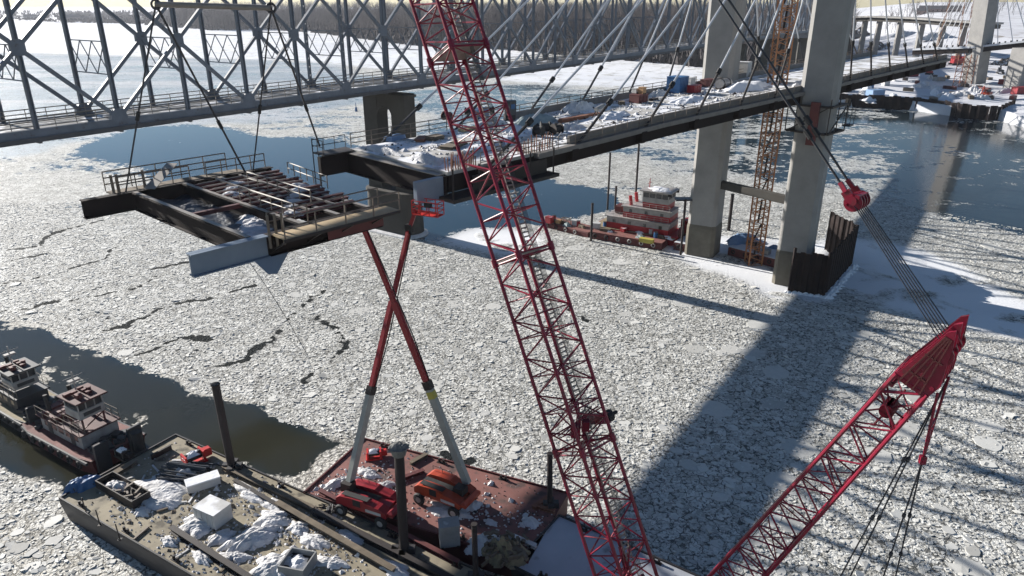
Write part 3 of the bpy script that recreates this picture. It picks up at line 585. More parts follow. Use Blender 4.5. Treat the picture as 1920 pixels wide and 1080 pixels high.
def old_pier(n, label):
    p = tp(n, .5, 0); t = thing('stone_bridge_pier', (p.x, p.y, 0), math.atan2(TN.y, TN.x), label, 'pier', 'piers of the old bridge')
    m_ = MB()                               # twin shafts with an arched opening, local x across the bridge
    W2, D2, zt, AW, AZ = 4.9, 1.35, 25.2, 1.7, 21.2
    m_.bx(-W2, -AW, -D2, D2, 8, zt); m_.bx(AW, W2, -D2, D2, 8, zt); m_.bx(-AW, AW, -D2+.1, D2-.1, AZ+AW, zt-.01)
    for i in range(8):
        a0 = math.pi*i/8; a1 = math.pi*(i+1)/8; x0, x1 = -AW*math.cos(a0), -AW*math.cos(a1); z0, z1 = AZ+AW*math.sin(a0), AZ+AW*math.sin(a1)
        m_.add([(x0, -D2+.05, z0), (x1, -D2+.05, z1), (x1, -D2+.05, AZ+AW+.05), (x0, -D2+.05, AZ+AW+.05), (x0, D2-.05, z0), (x1, D2-.05, z1), (x1, D2-.05, AZ+AW+.05), (x0, D2-.05, AZ+AW+.05)], [(0, 1, 2, 3), (7, 6, 5, 4), (0, 4, 5, 1)])
    m_.bx(-W2-.25, W2+.25, -D2-.2, D2+.2, 24.6, 25.0)
    m_.build('shaft', M['concrete_dark'], t)
    bs = MB(); ring = lambda k, z: [(math.cos(2*math.pi*i/28)*(1.0)*(1.8+k)+(W2-1.2)*(1 if math.cos(2*math.pi*i/28) > 0 else -1), math.sin(2*math.pi*i/28)*(2.2+k), z) for i in range(28)]
    bs.loft([ring(.5, -1), ring(.35, 3), ring(.2, 7.4), ring(.45, 7.45), ring(.45, 8.05), ring(0, 8.1)]); bs.build('base', M['concrete_dark'], t)
    ic = MB(); ic.loft([ring(1.2, 0), ring(1.1, .25), ring(.5, .5)]); ic.build('ice_collar', M['snowdirty'], t)
old_pier(6.5, 'dark arched pier of the old truss bridge standing in the open pool'); old_pier(27, 'farther pier of the old truss bridge near the wooded bank'); 

# ------------------------------------------------------------------ new cable-stayed bridge
BD = V(.7071, .7071, 0); BN = V(-.7071, .7071, 0); B0 = V(-5.2, 57.1, 0); BW = 14.0
ZP = [(-20, 27.0), (0, 27.2), (10, 27.35), (20, 27.6), (30, 27.9), (60, 28.3), (95, 29.0), (128, 29.5), (300, 29.5)]
def zb(s):
    for (a, za), (b, zb_) in zip(ZP[:-1], ZP[1:]):
        if a <= s <= b: return za+(zb_-za)*(s-a)/(b-a)
    return ZP[-1][1]
def bp(s, t, dz=0): q = B0+BD*s+BN*t; return V(q.x, q.y, zb(s)+dz)
nb = thing('cable_stayed_bridge', (42, 104, 0), 0, 'unfinished concrete cable stayed road bridge with snow on its deck', 'bridge'); BO = V(42, 104, 0)
def bl(s, t, dz=0): return bp(s, t, dz)-BO
ST = [0, 3, 6, 10, 15, 20, 25, 30, 36, 42, 48, 54, 60, 68, 76, 84, 92, 100, 110, 120, 128]
def strip(prof, name, mt, s0=0, s1=128):
    ss = [s for s in ST if s0 <= s <= s1]; m_ = MB(); k = len(prof)
    m_.v = [tuple(bl(s, t, z)) for s in ss for t, z in prof]
    m_.f = [(i*k+j, i*k+(j+1) % k, (i+1)*k+(j+1) % k, (i+1)*k+j) for i in range(len(ss)-1) for j in range(k)]+[tuple(range(k))[::-1], tuple(range((len(ss)-1)*k, len(ss)*k))]
    return m_.build(name, M[mt], nb)
strip([(0, -.3), (BW, -.3), (BW, 0), (0, 0)], 'deck_slab', 'deckcon')
strip([(-.1, -1.7), (.5, -1.7), (.5, -.301), (-.1, -.301)], 'edge_girder', 'girder'); strip([(BW-.5, -1.7), (BW+.1, -1.7), (BW+.1, -.301), (BW-.5, -.301)], 'edge_girder', 'girder')
strip([(-.75, -.45), (-.1, -.45), (-.1, .02), (-.75, .02)], 'edge_walkway', 'parapet', 10, 128); strip([(-.02, .003), (.35, .003), (.3, .75), (.05, .75)], 'parapet', 'parapet', 15, 128); strip([(BW-.35, .003), (BW, .003), (BW-.05, .75), (BW-.3, .75)], 'parapet', 'parapet', 20, 128)
m_ = MB()
for s in np.arange(4, 128, 4.5): m_.bar(bl(s, .5, -1.0), bl(s, BW-.5, -1.0), .35, 1.2)
m_.build('floor_beams', M['girder'], nb)
# the cut end: a deep cross girder, stubs of the edge girders, steel flange dusted with snow
m_ = MB(); m_.bar(bl(-.35, -.2, -1.15), bl(-.35, BW+.2, -1.15), .3, 1.75); m_.bar(bl(-.35, -.2, -2.05), bl(-.35, BW+.2, -2.05), .8, .08); m_.build('end_cross_girder', M['girder'], nb)
MB().bar(bl(-.4, .3, -.22), bl(-.4, BW-1, -.22), .75, .07).build('end_flange', M['galv'], nb)
MB().bar(bl(-3.2, .15, -1.15), bl(-.5, .15, -1.15), .45, 1.75).build('girder_stub', M['bluesteel'], nb)
MB().bar(bl(-3.4, BW-.1, -1.15), bl(-.5, BW-.1, -1.15), .45, 1.75).build('girder_stub', M['girder'], nb)
pf = MB(); pf.bar(bl(-3.2, BW+.3, -.1), bl(.3, BW+.3, -.1), 2.0, .1); pf.rail(bl(-3.2, BW+1.2, -.1), bl(.3, BW+1.2, -.1), 1.2, 1.1, .035, (1.2, .6)); pf.rail(bl(-3.2, BW-.6, -.1), bl(-3.2, BW+1.2, -.1), 1.3, .8, .035, (1.3, .7))
for t in (BW+1.2,): pf.tube(bl(-3.2, t, -4.2), bl(-3.2, t, 1.1), .05); pf.tube(bl(-3.2, t-1, -4.2), bl(-3.2, t-1, 0), .05); pf.bar(bl(-3.2, t, -4.2), bl(-3.2, t-1.2, -4.2), .8, .08)
pf.build('end_platform', M['darksteel'], nb)
# pylon legs
LEG = [(V(42.8, 102.7, 0), 'R'), (V(32.5, 116.4, 0), 'L')]
lrz = math.atan2(BD.y, BD.x)
lr2 = lrz+R(14)
for c_, k in LEG:
    q = c_-BO; m_ = MB(); hw, hd = 2.35, 2.35; ch = .55
    ring = lambda z, e=0, sh=0: [((x*math.cos(lr2)-y*math.sin(lr2))+q.x, (x*math.sin(lr2)+y*math.cos(lr2))+q.y, z) for x, y in ((-hw-e, -hd-e+ch), (-hw-e+ch, -hd-e), (hw+e-ch, -hd-e), (hw+e, -hd-e+ch), (hw+e, hd+e-ch), (hw+e-ch, hd+e), (-hw-e+ch, hd+e), (-hw-e, hd+e-ch))]
    zs = [5.4, 11, 11.06, 17, 17.06, 23, 23.06, 29, 29.06, 35, 35.06, 41, 41.06, 47, 53, 60, 68]
    m_.loft([ring(z, -.015 if abs(z % 6-5.06) < .05 else 0) for z in zs]); m_.build('pylon_leg', M['concrete'], nb)
    MB().loft([ring(-1, .12), ring(4.9, .1), ring(5.4, .02)]).build('leg_base', M['concrete_wet'], nb)
qa, qb = LEG[0][0]-BO, LEG[1][0]-BO; dd = (qb-qa).normalized()
MB().bar(qa+dd*2.2+V(0, 0, 12.3), qb-dd*2.2+V(0, 0, 12.3), 1.0, 1.2).build('crossbeam', M['concrete_dark'], nb)
m_ = MB(); m_.bar(qa+dd*2.2+V(0, 0, 55), qb-dd*2.2+V(0, 0, 55), 2.5, 3).build('upper_crossbeam', M['concrete'], nb)
def cable(s, side, ztop, name='stay_cable'):
    t = -.35 if side == 0 else BW+.35
    a = bl(s, t, -.6); leg = (LEG[0] if side == 0 else LEG[1])[0]-BO; b = leg+V(0, 0, ztop)+BD*(1.5 if s > 55 else -1.5); d = (b-a).normalized(); Lc = (b-a).length
    ca = MB().tube(a+d*6.5, b, .115, 7).build('stay_cable', M['cable'], nb)
    MB().tube(a+d*.2, a+d*6.4, .14, 7).build('guide_pipe', M['darksteel'] if side == 0 else M['rope'], ca)
    MB().tube(a+d*6.3, a+d*6.9, .27, 8).build('damper_collar', M['black'], ca)
    MB().box(tuple(bl(s, t, -.9)), (.9, .9, 1.3), lrz, .15).build('anchor_block', M['girder'], ca)
for i, s in enumerate((3.5, 15, 26, 36, 46, 55)): cable(s, 0, 66.5-i*1.1)
for i, s in enumerate((3, 12.5, 23.5, 33, 43, 52)): cable(s, 1, 66.5-i*1.1)
for i, s in enumerate((80, 88.5, 97, 105.5, 114, 122)): cable(s, 0, 61+i*1.1); cable(s, 1, 61+i*1.1)
for s0, s1 in ((3, 15), (15, 25), (25, 36), (36, 48), (48, 60), (72, 84), (84, 100), (100, 128)): MB().rail(bl(s0, -.7, .03), bl(s1, -.7, .03), 1.15, 2.2, .035, (1.15, .75, .35)).build('railing', M['rail'], nb)
for s0, s1 in ((.3, 12), (12, 25), (25, 40), (40, 60), (72, 100), (100, 128)): MB().rail(bl(s0, BW+.25, .03), bl(s1, BW+.25, .03), 1.3, 2.2, .045, (1.3, .85, .4)).build('railing', M['rail'], nb)
r_ = random.Random(4)
for s0, s1 in ((.2, 3.4), (8.5, 13)):
    m_ = MB()
    for k in range(26): s = s0+(s1-s0)*k/26+r_.uniform(-.05, .05); m_.tube(bl(s, .05+.5*(k % 2), 0), bl(s+r_.uniform(-.1, .1), .05+.5*(k % 2), r_.uniform(.8, 1.5)), .045, 4)
    m_.build('rebar_dowels', M['rebar'], nb)
# hanging form traveller below the near edge
tr = MB(); tr.bx(-2, 9, -1.2, .8, -2.6, -2.35); 
m_ = MB(); m_.bar(bl(-1, -.9, -1.95), bl(11.5, -.9, -1.95), 2.0, .3); m_.bar(bl(2, -.75, -1.2), bl(11.0, -.75, -1.2), .12, 1.3)
for s in (-.8, 2, 5, 8, 11): m_.bar(bl(s, -1.6, -2.0), bl(s, -1.6, .6), .14)
m_.build('under_edge_staging', M['darksteel'], nb)
def frame_scaffold(p, label):
    t = thing('access_platform', p, lrz, label, 'platform'); m_ = MB(); e = 2.75
    for z in (0, -3.6):
        for x0, y0, x1, y1 in ((-e, -e, e, -e), (e, -e, e, e), (e, e, -e, e), (-e, e, -e, -e)): m_.bar((x0, y0, z), (x1, y1, z), .75, .22)
    m_.build('walkway', M['darksteel'], t)
    for x in (-e-.2, 0, e+.2):
        for y in (-e-.2, e+.2): MB().bar((x, y, -3.6), (x, y, 1.1), .12).build('post', M['darksteel'], t)
    ps = MB(); ps.bar((-e, -e-.3, -3.6), (e, -e-.3, 0), .12); ps.bar((-e-.3, e, -3.6), (-e-.3, -e, 0), .12); ps.build('brace', M['darksteel'], t)
    MB().bx(-e-.55, -e-.1, -e+1.2, -e+2.4, -5.2, .6).build('jacking_post', M['redhull'], t)
    cg = MB(); cg.bx(e+1.0, e+2.4, -e-.6, -e+.5, -3.2, -3.0)
    for x, y in ((e+1.05, -e-.55), (e+2.35, -e-.55), (e+1.05, -e+.45), (e+2.35, -e+.45)): cg.tube((x, y, -3.1), (x, y, -.4), .04)
    cg.build('hanging_cage', M['cageblack'], t)
frame_scaffold((42.8, 102.7, 26.6), 'dark steel access platform wrapped round the near pylon leg')
#==PART3==
# ------------------------------------------------------------------ bridge segment hanging from the crane
SX = V(.669, .743, 0); SY = V(-.743, .669, 0); SO = V(-16.7, 43.4, 26.0)
sg = thing('bridge_segment', SO+SX*6+SY*8.5-V(0, 0, 1.4), 0, 'steel bridge deck segment of dark girders hanging in the air from slings', 'bridge segment')
SC = SO+SX*6+SY*8.5-V(0, 0, 1.4)
def sl_(x, y, z=0): return SO+SX*x+SY*y+V(0, 0, z)-SC
def ibeam(m_, p, q, d, w_, t_=.06):
    m_.bar(p, q, t_, d); u = V(0, 0, d/2-.04); m_.bar(p+u, q+u, w_, .07); m_.bar(p-u, q-u, w_, .07)
SW, SL = 18.2, 10.0
m_ = MB(); ibeam(m_, sl_(-3.9, 0, -.75), sl_(1.2, 0, -.75), 1.45, .7); m_.build('edge_girder_end', M['bluesteel'], sg)
m_ = MB(); ibeam(m_, sl_(1.21, 0, -.75), sl_(SL+.4, 0, -.75), 1.45, .7); e_ = m_.build('edge_girder', M['girder'], sg)
m_ = MB(); m_.bar(sl_(5.6, -.37, -.75), sl_(SL+.4, -.37, -.75), .04, 1.25); m_.build('primed_plate', M['redhull'], e_)
m_ = MB(); ibeam(m_, sl_(-3.6, SW, -.75), sl_(SL+2.4, SW, -.75), 1.45, .7); m_.build('edge_girder', M['girder'], sg)
for x, d in ((.2, 1.4), (4.2, 1.2), (7.2, 1.2), (SL-.2, 1.2)):
    m_ = MB(); ibeam(m_, sl_(x, .35, -.06-d/2), sl_(x, SW-.35, -.06-d/2), d, .5); m_.build('floor_beam', M['girder'], sg)
    MB().bar(sl_(x, .4, .0), sl_(x, SW-.4, .0), .34, .03).build('frosted_flange', M['galv'], sg)
MB().bar(sl_(.3, SW*.47, -.2), sl_(4.2, SW*.47, -.2), .35, .3).build('stringer', M['maroon'], sg)
for k in range(12):
    y = 2.6+k*1.22; xe = SL+.3*(k % 3)+.12*k; m_ = MB(); ibeam(m_, sl_(4.3, y, -.1), sl_(xe, y, -.1), .42, .34, .05); st_o = m_.build('stringer', M['maroon'], sg)
    MB().bar(sl_(4.3+.3*(k % 2), y+.1, .125), sl_(xe-.6*(k % 3), y+.1, .125), .1, .03).build('frost_line', M['galv'], st_o)
for k in range(2): MB().bar(sl_(6.2+k*2.1, 2.5, .12), sl_(6.4+k*2.1, SW-1.5, .12), .14, .14).build('cross_tube', M['galv'], sg)
m_ = MB(); m_.v = [tuple(sl_(a, b, -1.0+.14*math.sin(a*3.1+b)*math.cos(b*2))) for a in np.linspace(.5, 4.1, 14) for b in np.linspace(.6, SW-.6, 40)]
m_.f = [(i*40+j, (i+1)*40+j, (i+1)*40+j+1, i*40+j+1) for i in range(13) for j in range(39)]; m_.build('debris_netting', M['cageblack'], sg)
hp = MB()
for k in range(7): q = sl_(1.2+.5*k, 1.5+k*.9, -.92); hp.heap(tuple(q), 1.3, 1.1, .25, 60+k, 12)
hp.build('snow', M['snowdirty'], sg, stuff=False)
hp = MB()
for k in range(9): q = sl_(5+1.0*(k % 6), 3+k*1.4, .02); hp.heap(tuple(q), .9, .6, .18, 80+k, 9)
hp.build('snow_lump', M['snowdirty'], sg, stuff=True)
for k in range(9): MB().box(tuple(sl_(5+1.0*(k % 6)+.3, 3+k*1.4, -.06)), (1, .9, .08)).build('scrap_board', M['timber'], sg)
MB().bar(sl_(1.5, -1.0, -.05), sl_(SL+.8, -1.0, -.05), 1.6, .09).build('near_walkway', M['ply'], sg)
m_ = MB(); m_.bar(sl_(1.4, -1.9, -.12), sl_(SL+.8, -1.9, -.12), .1, .2)
for x in (1.6, 4.2, 6.8, 9.4): m_.bar(sl_(x, -1.9, -.15), sl_(x, 0, -1.2), .1)
m_.build('walkway_bracket', M['darksteel'], sg)
MB().rail(sl_(1.5, -1.85), sl_(SL+.8, -1.85), 1.35, 2.4, .05, (1.35, .75)).build('railing', M['rail'], sg)
MB().rail(sl_(1.5, .1), sl_(SL+.4, .1), 1.35, 2.9, .05, (1.35, .75)).build('railing', M['rail'], sg)
m_ = MB(); m_.bar(sl_(-1.2, SW+.9, -.1), sl_(SL, SW+.9, -.1), 1.5, .09); m_.build('far_walkway', M['timber'], sg)
MB().rail(sl_(-1.2, SW+1.6), sl_(SL-1, SW+1.6), 1.5, 2.2, .05, (1.5, 1.0, .5)).build('railing', M['rail'], sg)
MB().rail(sl_(-.8, SW+.2), sl_(5, SW+.2), 1.2, 1.5, .05, (1.2, .6)).build('railing', M['rail'], sg)
MB().rail(sl_(6.5, SW+.3), sl_(SL+2.0, SW+.3), 1.2, 1.5, .05, (1.2, .6)).build('railing', M['rail'], sg)
MB().rail(sl_(4.4, 1.6, .1), sl_(4.4, 9, .1), 1.0, 1.5, .05, (1.0, .5)).build('railing', M['rail'], sg); MB().rail(sl_(7.3, 4, .1), sl_(7.3, 13, .1), 1.0, 1.6, .05, (1.0, .5)).build('railing', M['rail'], sg)
for x in (-1.0, -.6, 1.4): MB().bar(sl_(x, SW+.5, -.4), sl_(x, SW+.5, 1.4), .16).build('stanchion', M['rail'], sg)
for x in (1.3, 1.8, 2.3): MB().bar(sl_(x, -.3, -.9), sl_(x, -.3, 1.3), .14).build('stanchion', M['rail'], sg)
MB().bar(sl_(1.2, SW-.8, .1), sl_(4.0, SW+.8, 1.5), 1.0, .04).build('loose_panel', M['galv'], sg)
MB().add([sl_(0, -.4, -1.42), sl_(2.4, -.4, -1.42), sl_(1.0, -1.2, -2.3), sl_(.4, -1.1, -2.2), sl_(0, -.45, -1.45), sl_(2.4, -.45, -1.45), sl_(1.0, -1.25, -2.33), sl_(.4, -1.15, -2.23)], [(0, 1, 2, 3), (7, 6, 5, 4), (0, 4, 5, 1), (1, 5, 6, 2), (2, 6, 7, 3), (3, 7, 4, 0)]).build('hanging_plate', M['bluesteel'], sg)
MB().rail(sl_(SL+.8, 7, .1), sl_(SL+1.6, 14, .1), 1.0, 1.2, .045, (1.0, .5)).build('railing', M['rail'], sg)
m_ = MB(); m_.bar(sl_(SL+1.2, 6, -1.7), sl_(SL+1.2, 16, -1.7), 1.1, .12); m_.bar(sl_(SL, 7, -.5), sl_(SL+1.5, 7, -1.7), .14); m_.bar(sl_(SL, 14, -.5), sl_(SL+1.5, 14, -1.7), .14); m_.build('end_staging', M['redhull'], sg)
# rigging
spA = gy(292, 8, 56); spB = gy(508, 15, 56)
rg = thing('spreader_beam', (spA+spB)/2, 0, 'horizontal steel spreader beam above the hanging segment with its slings', 'rigging'); RO = (spA+spB)/2
MB().tube(spA-RO, spB-RO, .2, 12).build('beam', M['galv'], rg)
for q in (spA, spB):
    MB().torus(tuple(q-RO), .32, .09, 'y').build('shackle', M['rope'], rg)
    MB().tube(q-RO, q-RO+V((-21.5+20)*.1, 2, 9), .06, 5).build('top_sling', M['rope'], rg)
ends = [(spA, sl_(-.3, SW, 0)+SC), (spA, sl_(SL-.4, SW-.5, 0)+SC), (spB, sl_(SL+.4, SW-.4, 0)+SC), (spB, bp(-2.9, BW+.4, .6))]
for i, (a, b) in enumerate(ends):
    s1 = MB().tube(a-RO, b-RO, .065 if i in (0, 2) else .085, 6).build('sling', M['rope'], rg)
    q = a.lerp(b, .55+.1*(i % 2)); q2 = a.lerp(b, .6+.1*(i % 2)); MB().tube(q-RO, q2-RO, .15, 6).build('link', M['black'], s1)
tgl = [gy(468, 492, 44.0), gy(505, 545, 41.5), gy(545, 610, 39.2), gy(578, 668, 37.8)]
MB().path([Vector(p) for p in tgl], .02, 4).build('t', M['rope'])
o = bpy.data.objects['t']; o.name = 'tag_line'; tag(o, 'thin loose rope trailing down from the near corner of the hanging segment', 'rope')

# ------------------------------------------------------------------ lattice crane
def frame_from(p, q, width_axis):
    d = (q-p).normalized(); a = (width_axis-d*width_axis.dot(d)).normalized(); b = d.cross(a); return d, a, b
def lattice(parent, p, q, wx, w0, w1, d0, d1, bay, rc, rl, mt, k0=0, skip=()):
    d, a, b = frame_from(p, q, wx); L_ = (q-p).length; n = max(1, round(L_/bay))
    cor = [(-1, -1), (1, -1), (1, 1), (-1, 1)]
    def P(i, f): w_ = (w0+(w1-w0)*f)/2; h_ = (d0+(d1-d0)*f)/2; return p+d*(L_*f)+a*(cor[i][0]*w_)+b*(cor[i][1]*h_)
    for i in range(4): MB().tube(P(i, 0), P(i, 1), rc, 7).build('chord', mt, parent)
    for i in range(4):
        m_ = MB(); j = (i+1) % 4
        for k in range(n):
            e0, e1 = (i, j) if (k+i) % 2 == 0 else (j, i)
            m_.tube(P(e0, k/n), P(e1, (k+1)/n), rl, 5)
            if k % 2 == 0: m_.tube(P(i, k/n), P(j, k/n), rl*.85, 5)
        m_.tube(P(i, 1), P(j, 1), rl*1.2, 5); m_.build('lacing', mt, parent)
    for k in range(2, n, 5): MB().tube(P(0, k/n), P(2, k/n), rl*.8, 4).tube(P(1, k/n), P(3, k/n), rl*.8, 4).build('inner_bracing', mt, parent)
    return P, d, a, b
FOOT = V(7.5, 35.6, 5.2); BDIR = V(-.305, .354, .884).normalized(); BWX = V(.757, .653, 0)
cr = thing('lattice_crane', (8.5, 33.5, 2), 0, 'tall crimson lattice boom crane with raised mast standing on the snowy barge', 'crane'); CO = V(8.5, 33.5, 2)
boom = MB().tube(FOOT-CO-BWX*1.4, FOOT-CO+BWX*1.4, .16, 8).build('boom', M['red'], cr)
P0 = FOOT-CO; secs = [-1.5, 9.6, 22.4, 36.0, 50, 66, 95]
for s0, s1 in zip(secs[:-1], secs[1:]): 
    Pf, d_, a_, b_ = lattice(boom, P0+BDIR*s0, P0+BDIR*(s1-.25), BWX, 2.75, 2.75, 2.6, 2.6, 1.3, .12, .056, M['red'])
    m_ = MB(); c0 = P0+BDIR*s1
    for sx in (-1, 1):
        for sy in (-1, 1): m_.tube(c0+a_*1.375*sx+b_*1.3*sy-BDIR*.4, c0+a_*1.375*sx+b_*1.3*sy+BDIR*.15, .2, 8)
    m_.tube(c0-a_*1.375-b_*1.3, c0+a_*1.375+b_*1.3, .06, 5); m_.tube(c0+a_*1.375-b_*1.3, c0-a_*1.375+b_*1.3, .06, 5); m_.build('joint_pins', M['red'], boom)
# grating walkway with ropes lying on the front face
a_n = a_; b_n = b_
side_ = 1 if (b_n.dot(-(FOOT+BDIR*40-V(0, 0, 40)))) > 0 else -1
m_ = MB()
for x in (.5, 1.0): m_.bar(P0-BDIR+a_n*x, P0+BDIR*95+a_n*x, .05, .07, up=b_n)
for k in range(330): m_.bar(P0+BDIR*(-1+k*.29)+a_n*.5, P0+BDIR*(-1+k*.29)+a_n*1.0, .1, .03, up=b_n)
m_.build('boom_walkway', M['galv'], boom)
for k in range(4): MB().tube(P0+BDIR*-1+a_n*(.2+.11*k)+b_n*side_*1.1, P0+BDIR*94+a_n*(.1+.05*k)+b_n*side_*1.1, .025, 4).build('hoist_rope', M['rope'], boom)
# anti two-block drum half way
q = P0+BDIR*10.6+a_n*.9
dr = MB().tube(q-b_n*.9+a_n*.9, q+b_n*.9+a_n*.9, .38, 14).build('rope_drum', M['red'], boom)
MB().tube(q+a_n*1.0-b_n*.6, q+a_n*1.5-b_n*.6, .42, 12).tube(q+a_n*1.5-b_n*.6, q+a_n*2.1-b_n*.6, .12, 6).build('drum_motor', M['black'], dr)
m_ = MB()
for k in range(5): m_.tube(q-a_n*2.2+b_n*(-1.2+.6*k), q+a_n*.7+b_n*(1.2-.6*k)+BDIR*.9, .05, 5)
m_.box(tuple(q-a_n*1.2), (.6, .6, .8))
for k in range(8): m_.tube(q-a_n*1.2, q-a_n*1.2+BDIR*(2.0*math.cos(k*.785))+a_n*(1.3*math.sin(k*.785)), .05, 4)
m_.box(tuple(q-a_n*.3), (.5, .5, .7)); m_.build('drum_frame', M['red'], dr)
for s_ in (22.3, 35.9):
    m_ = MB(); c0 = P0+BDIR*s_; m_.bar(c0-a_n*1.4, c0+a_n*1.4, 2.5, .06, up=BDIR); m_.build('service_platform', M['galv'], boom)
# raised mast
def _pr(p): d = p.y*cP+(CH-p.z)*sP; return 960+FPX*p.x/max(d, .1), 540+FPX*((CH-p.z)*cP-p.y*sP)/max(d, .1)
def gdp(u, v, dep):                      # the point at a given depth on a sight line
    return V((u-960)/FPX*dep, dep*cP-(v-540)/FPX*dep*sP, CH-dep*sP-(v-540)/FPX*dep*cP)
_b = gdp(1384, 1078, 43.5); _h = gdp(1800, 618, 31.5); MDIR = (_h-_b).normalized(); MF = _b-MDIR*4.5; ML = (_h-MF).length
MWX = V(MDIR.y, -MDIR.x, 0).normalized()
mast = MB().tube(MF-CO-MWX*1.5, MF-CO+MWX*1.5, .16, 8).build('mast', M['red'], cr)
Q0 = MF-CO
Pm, dm, am, bm_ = lattice(mast, Q0, Q0+MDIR*(ML-2.9), MWX, 3.0, 2.3, 2.4, 1.5, 1.2, .1, .052, M['red'])
_sg = 1 if (_pr(MF+MDIR*15+bm_)[1] < _pr(MF+MDIR*15)[1]) else -1
bu = bm_*_sg                               # towards the upper left in the photograph
hd = MB()                                  # plated head with its sheave nest
for k in range(5):
    x = -1.15+k*.575; e = .2*(k % 2); pts = [(ML-3.1, -.8), (ML-3.1, .8), (ML+.1+e, .3), (ML+.35+e, .1), (ML-.5, -.3), (ML-1.4, -.6), (ML-2.2, -.92)]
    vs_ = [Q0+MDIR*s_+bu*y+am*(x+o_) for o_ in (-.04, .04) for s_, y in pts]; n_ = len(pts)
    hd.add(vs_, [tuple(range(n_)), tuple(range(2*n_-1, n_-1, -1))]+[(i, i+n_, (i+1) % n_+n_, (i+1) % n_) for i in range(n_)])
for s_, y in ((ML-3.5, .6), (ML-3.5, -.8), (ML-2.2, 0), (ML-.7, 0), (ML-2.5, -.7)): hd.tube(Q0+MDIR*s_+bu*y-am*1.22, Q0+MDIR*s_+bu*y+am*1.22, .11, 8)
hdo = hd.build('head_plates', M['red'], mast)
m_ = MB()
for f in (-.5, -.15, .2, .5):
    for x_ in (-1.2, 1.2): m_.bar(Q0+MDIR*(ML-3.1)+bu*f+am*x_, Q0+MDIR*(ML-.1)+bu*(f*.25+.12)+am*x_, .07, .07)
for s_ in (ML-2.4, ML-1.3):
    for x_ in (-1.2, 1.2): m_.bar(Q0+MDIR*s_-bu*.4+am*x_, Q0+MDIR*s_+bu*.42+am*x_, .07, .07)
m_.build('stiffeners', M['redhull'], hdo)
m_ = MB()
for k in range(4): m_.tube(Q0+MDIR*(ML-1.0)+am*(-1.12+.7*k)-bu*.1, Q0+MDIR*(ML-1.0)+am*(-.98+.7*k)-bu*.1, .5, 18)
m_.build('sheaves', M['red'], mast)
m_ = MB()
for y, s1 in ((.7, ML-2.2), (-.7, ML-2.4)): m_.bar(Q0+MDIR*(ML-3.2)+bu*y, Q0+MDIR*s1+bu*(y*.85), 2.1, .06, up=bu)
m_.build('cover_plate', M['red'], mast)
m_ = MB(); c0 = Q0+MDIR*(ML-5.2); m_.tube(c0-am*.5, c0+am*.5, .34, 14)
for k in range(8): m_.tube(c0, c0+MDIR*(1.3*math.cos(k*.785))+bu*(1.0*math.sin(k*.785)), .05, 4); m_.build('equaliser_drum', M['red'], mast)
for k in range(6): MB().tube(Q0+MDIR*.5+am*(.35+.14*k)-bm_*.75, Q0+MDIR*(ML-3)+am*(.35+.14*k)-bm_*.95, .022, 4).build('mast_rope', M['rope'], mast)
# strut frame and ropes hanging behind the mast head
hpx = [Q0+MDIR*(ML-2.6)-bu*1.0+am*s_ for s_ in (-1.0, 1.0)]
lowp = gdp(1730, 862, 33.5)-CO
m_ = MB()
for h_ in hpx: m_.tube(h_, lowp, .06, 6)
m_.tube(hpx[0].lerp(lowp, .5), hpx[1].lerp(lowp, .5), .07, 5); m_.tube(hpx[0].lerp(lowp, .75), hpx[1].lerp(lowp, .5), .06, 5); m_.box(tuple(lowp), (.25, .25, .4)); m_.build('back_strut', M['red'], mast)
for (u0, v0, u1, v1, y1) in ((1690, 800, 1560, 1110, 37), (1722, 800, 1580, 1110, 37), (1722, 868, 1640, 1130, 38), (1730, 868, 1668, 1130, 38)):
    a = lowp if v0 > 850 else hpx[0]; b = gdp(u1, v1, y1)-CO
    r_o = MB().tube(a, b, .04, 5).build('backstay', M['rope'], mast)
    for f in (.35, .62): MB().tube(a.lerp(b, f), a.lerp(b, f+.02), .09, 6).build('socket', M['rope'], r_o)
# bridle, pendants
TIP = P0+BDIR*95; HEAD = Q0+MDIR*(ML-.7)
def tow(u, v): # point on the line from mast head to boom tip nearest the photo position of the bridle
    best = min((abs(_pr(HEAD.lerp(TIP, f)+CO)[1]-v), f) for f in [i/800 for i in range(800)]); return HEAD.lerp(TIP, best[1])
BR = tow(1600, 372); LD = (TIP-HEAD).normalized(); LA = (am-LD*am.dot(LD)).normalized(); LB = LD.cross(LA)
br = MB().tube(BR-LA*.62, BR+LA*.62, .25, 12).build('bridle_block', M['red'], cr)
m_ = MB()
for k in range(4):
    x = -.5+.33*k; m_.tube(BR+LA*(x-.05)-LD*.1, BR+LA*(x+.05)-LD*.1, .42, 16)
for x in (-.52, .52):
    m_.bar(BR+LA*x-LD*.4, BR+LA*x+LD*.55, .1, .42, up=LB)
    m_.bar(BR+LA*x+LD*.5, BR+LA*x*.85+LD*1.0, .15, .2, up=LB)
m_.bar(BR-LA*.6+LB*.3, BR+LA*.6+LB*.3, .2); m_.bar(BR-LA*.75-LB*.3, BR+LA*.75-LB*.25, .12)
m_.build('sheave_frame', M['red'], br)
for k in range(6): MB().tube(BR+LA*(-.55+.22*k), HEAD+am*(-.9+.36*k), .028, 4).build('reeved_rope', M['rope'], br)
for x in (-.45, .45):
    a = BR+LA*x+LD*.95; b = TIP+LA*x*2.2; pn = MB().tube(a, b, .055, 6).build('pendant', M['rope'], cr)
    for s_ in (2.5, 3.2, 14, 26): MB().tube(a.lerp(b, s_/(b-a).length), a.lerp(b, (s_+.45)/(b-a).length), .13, 7).build('pendant_link', M['black'], pn)
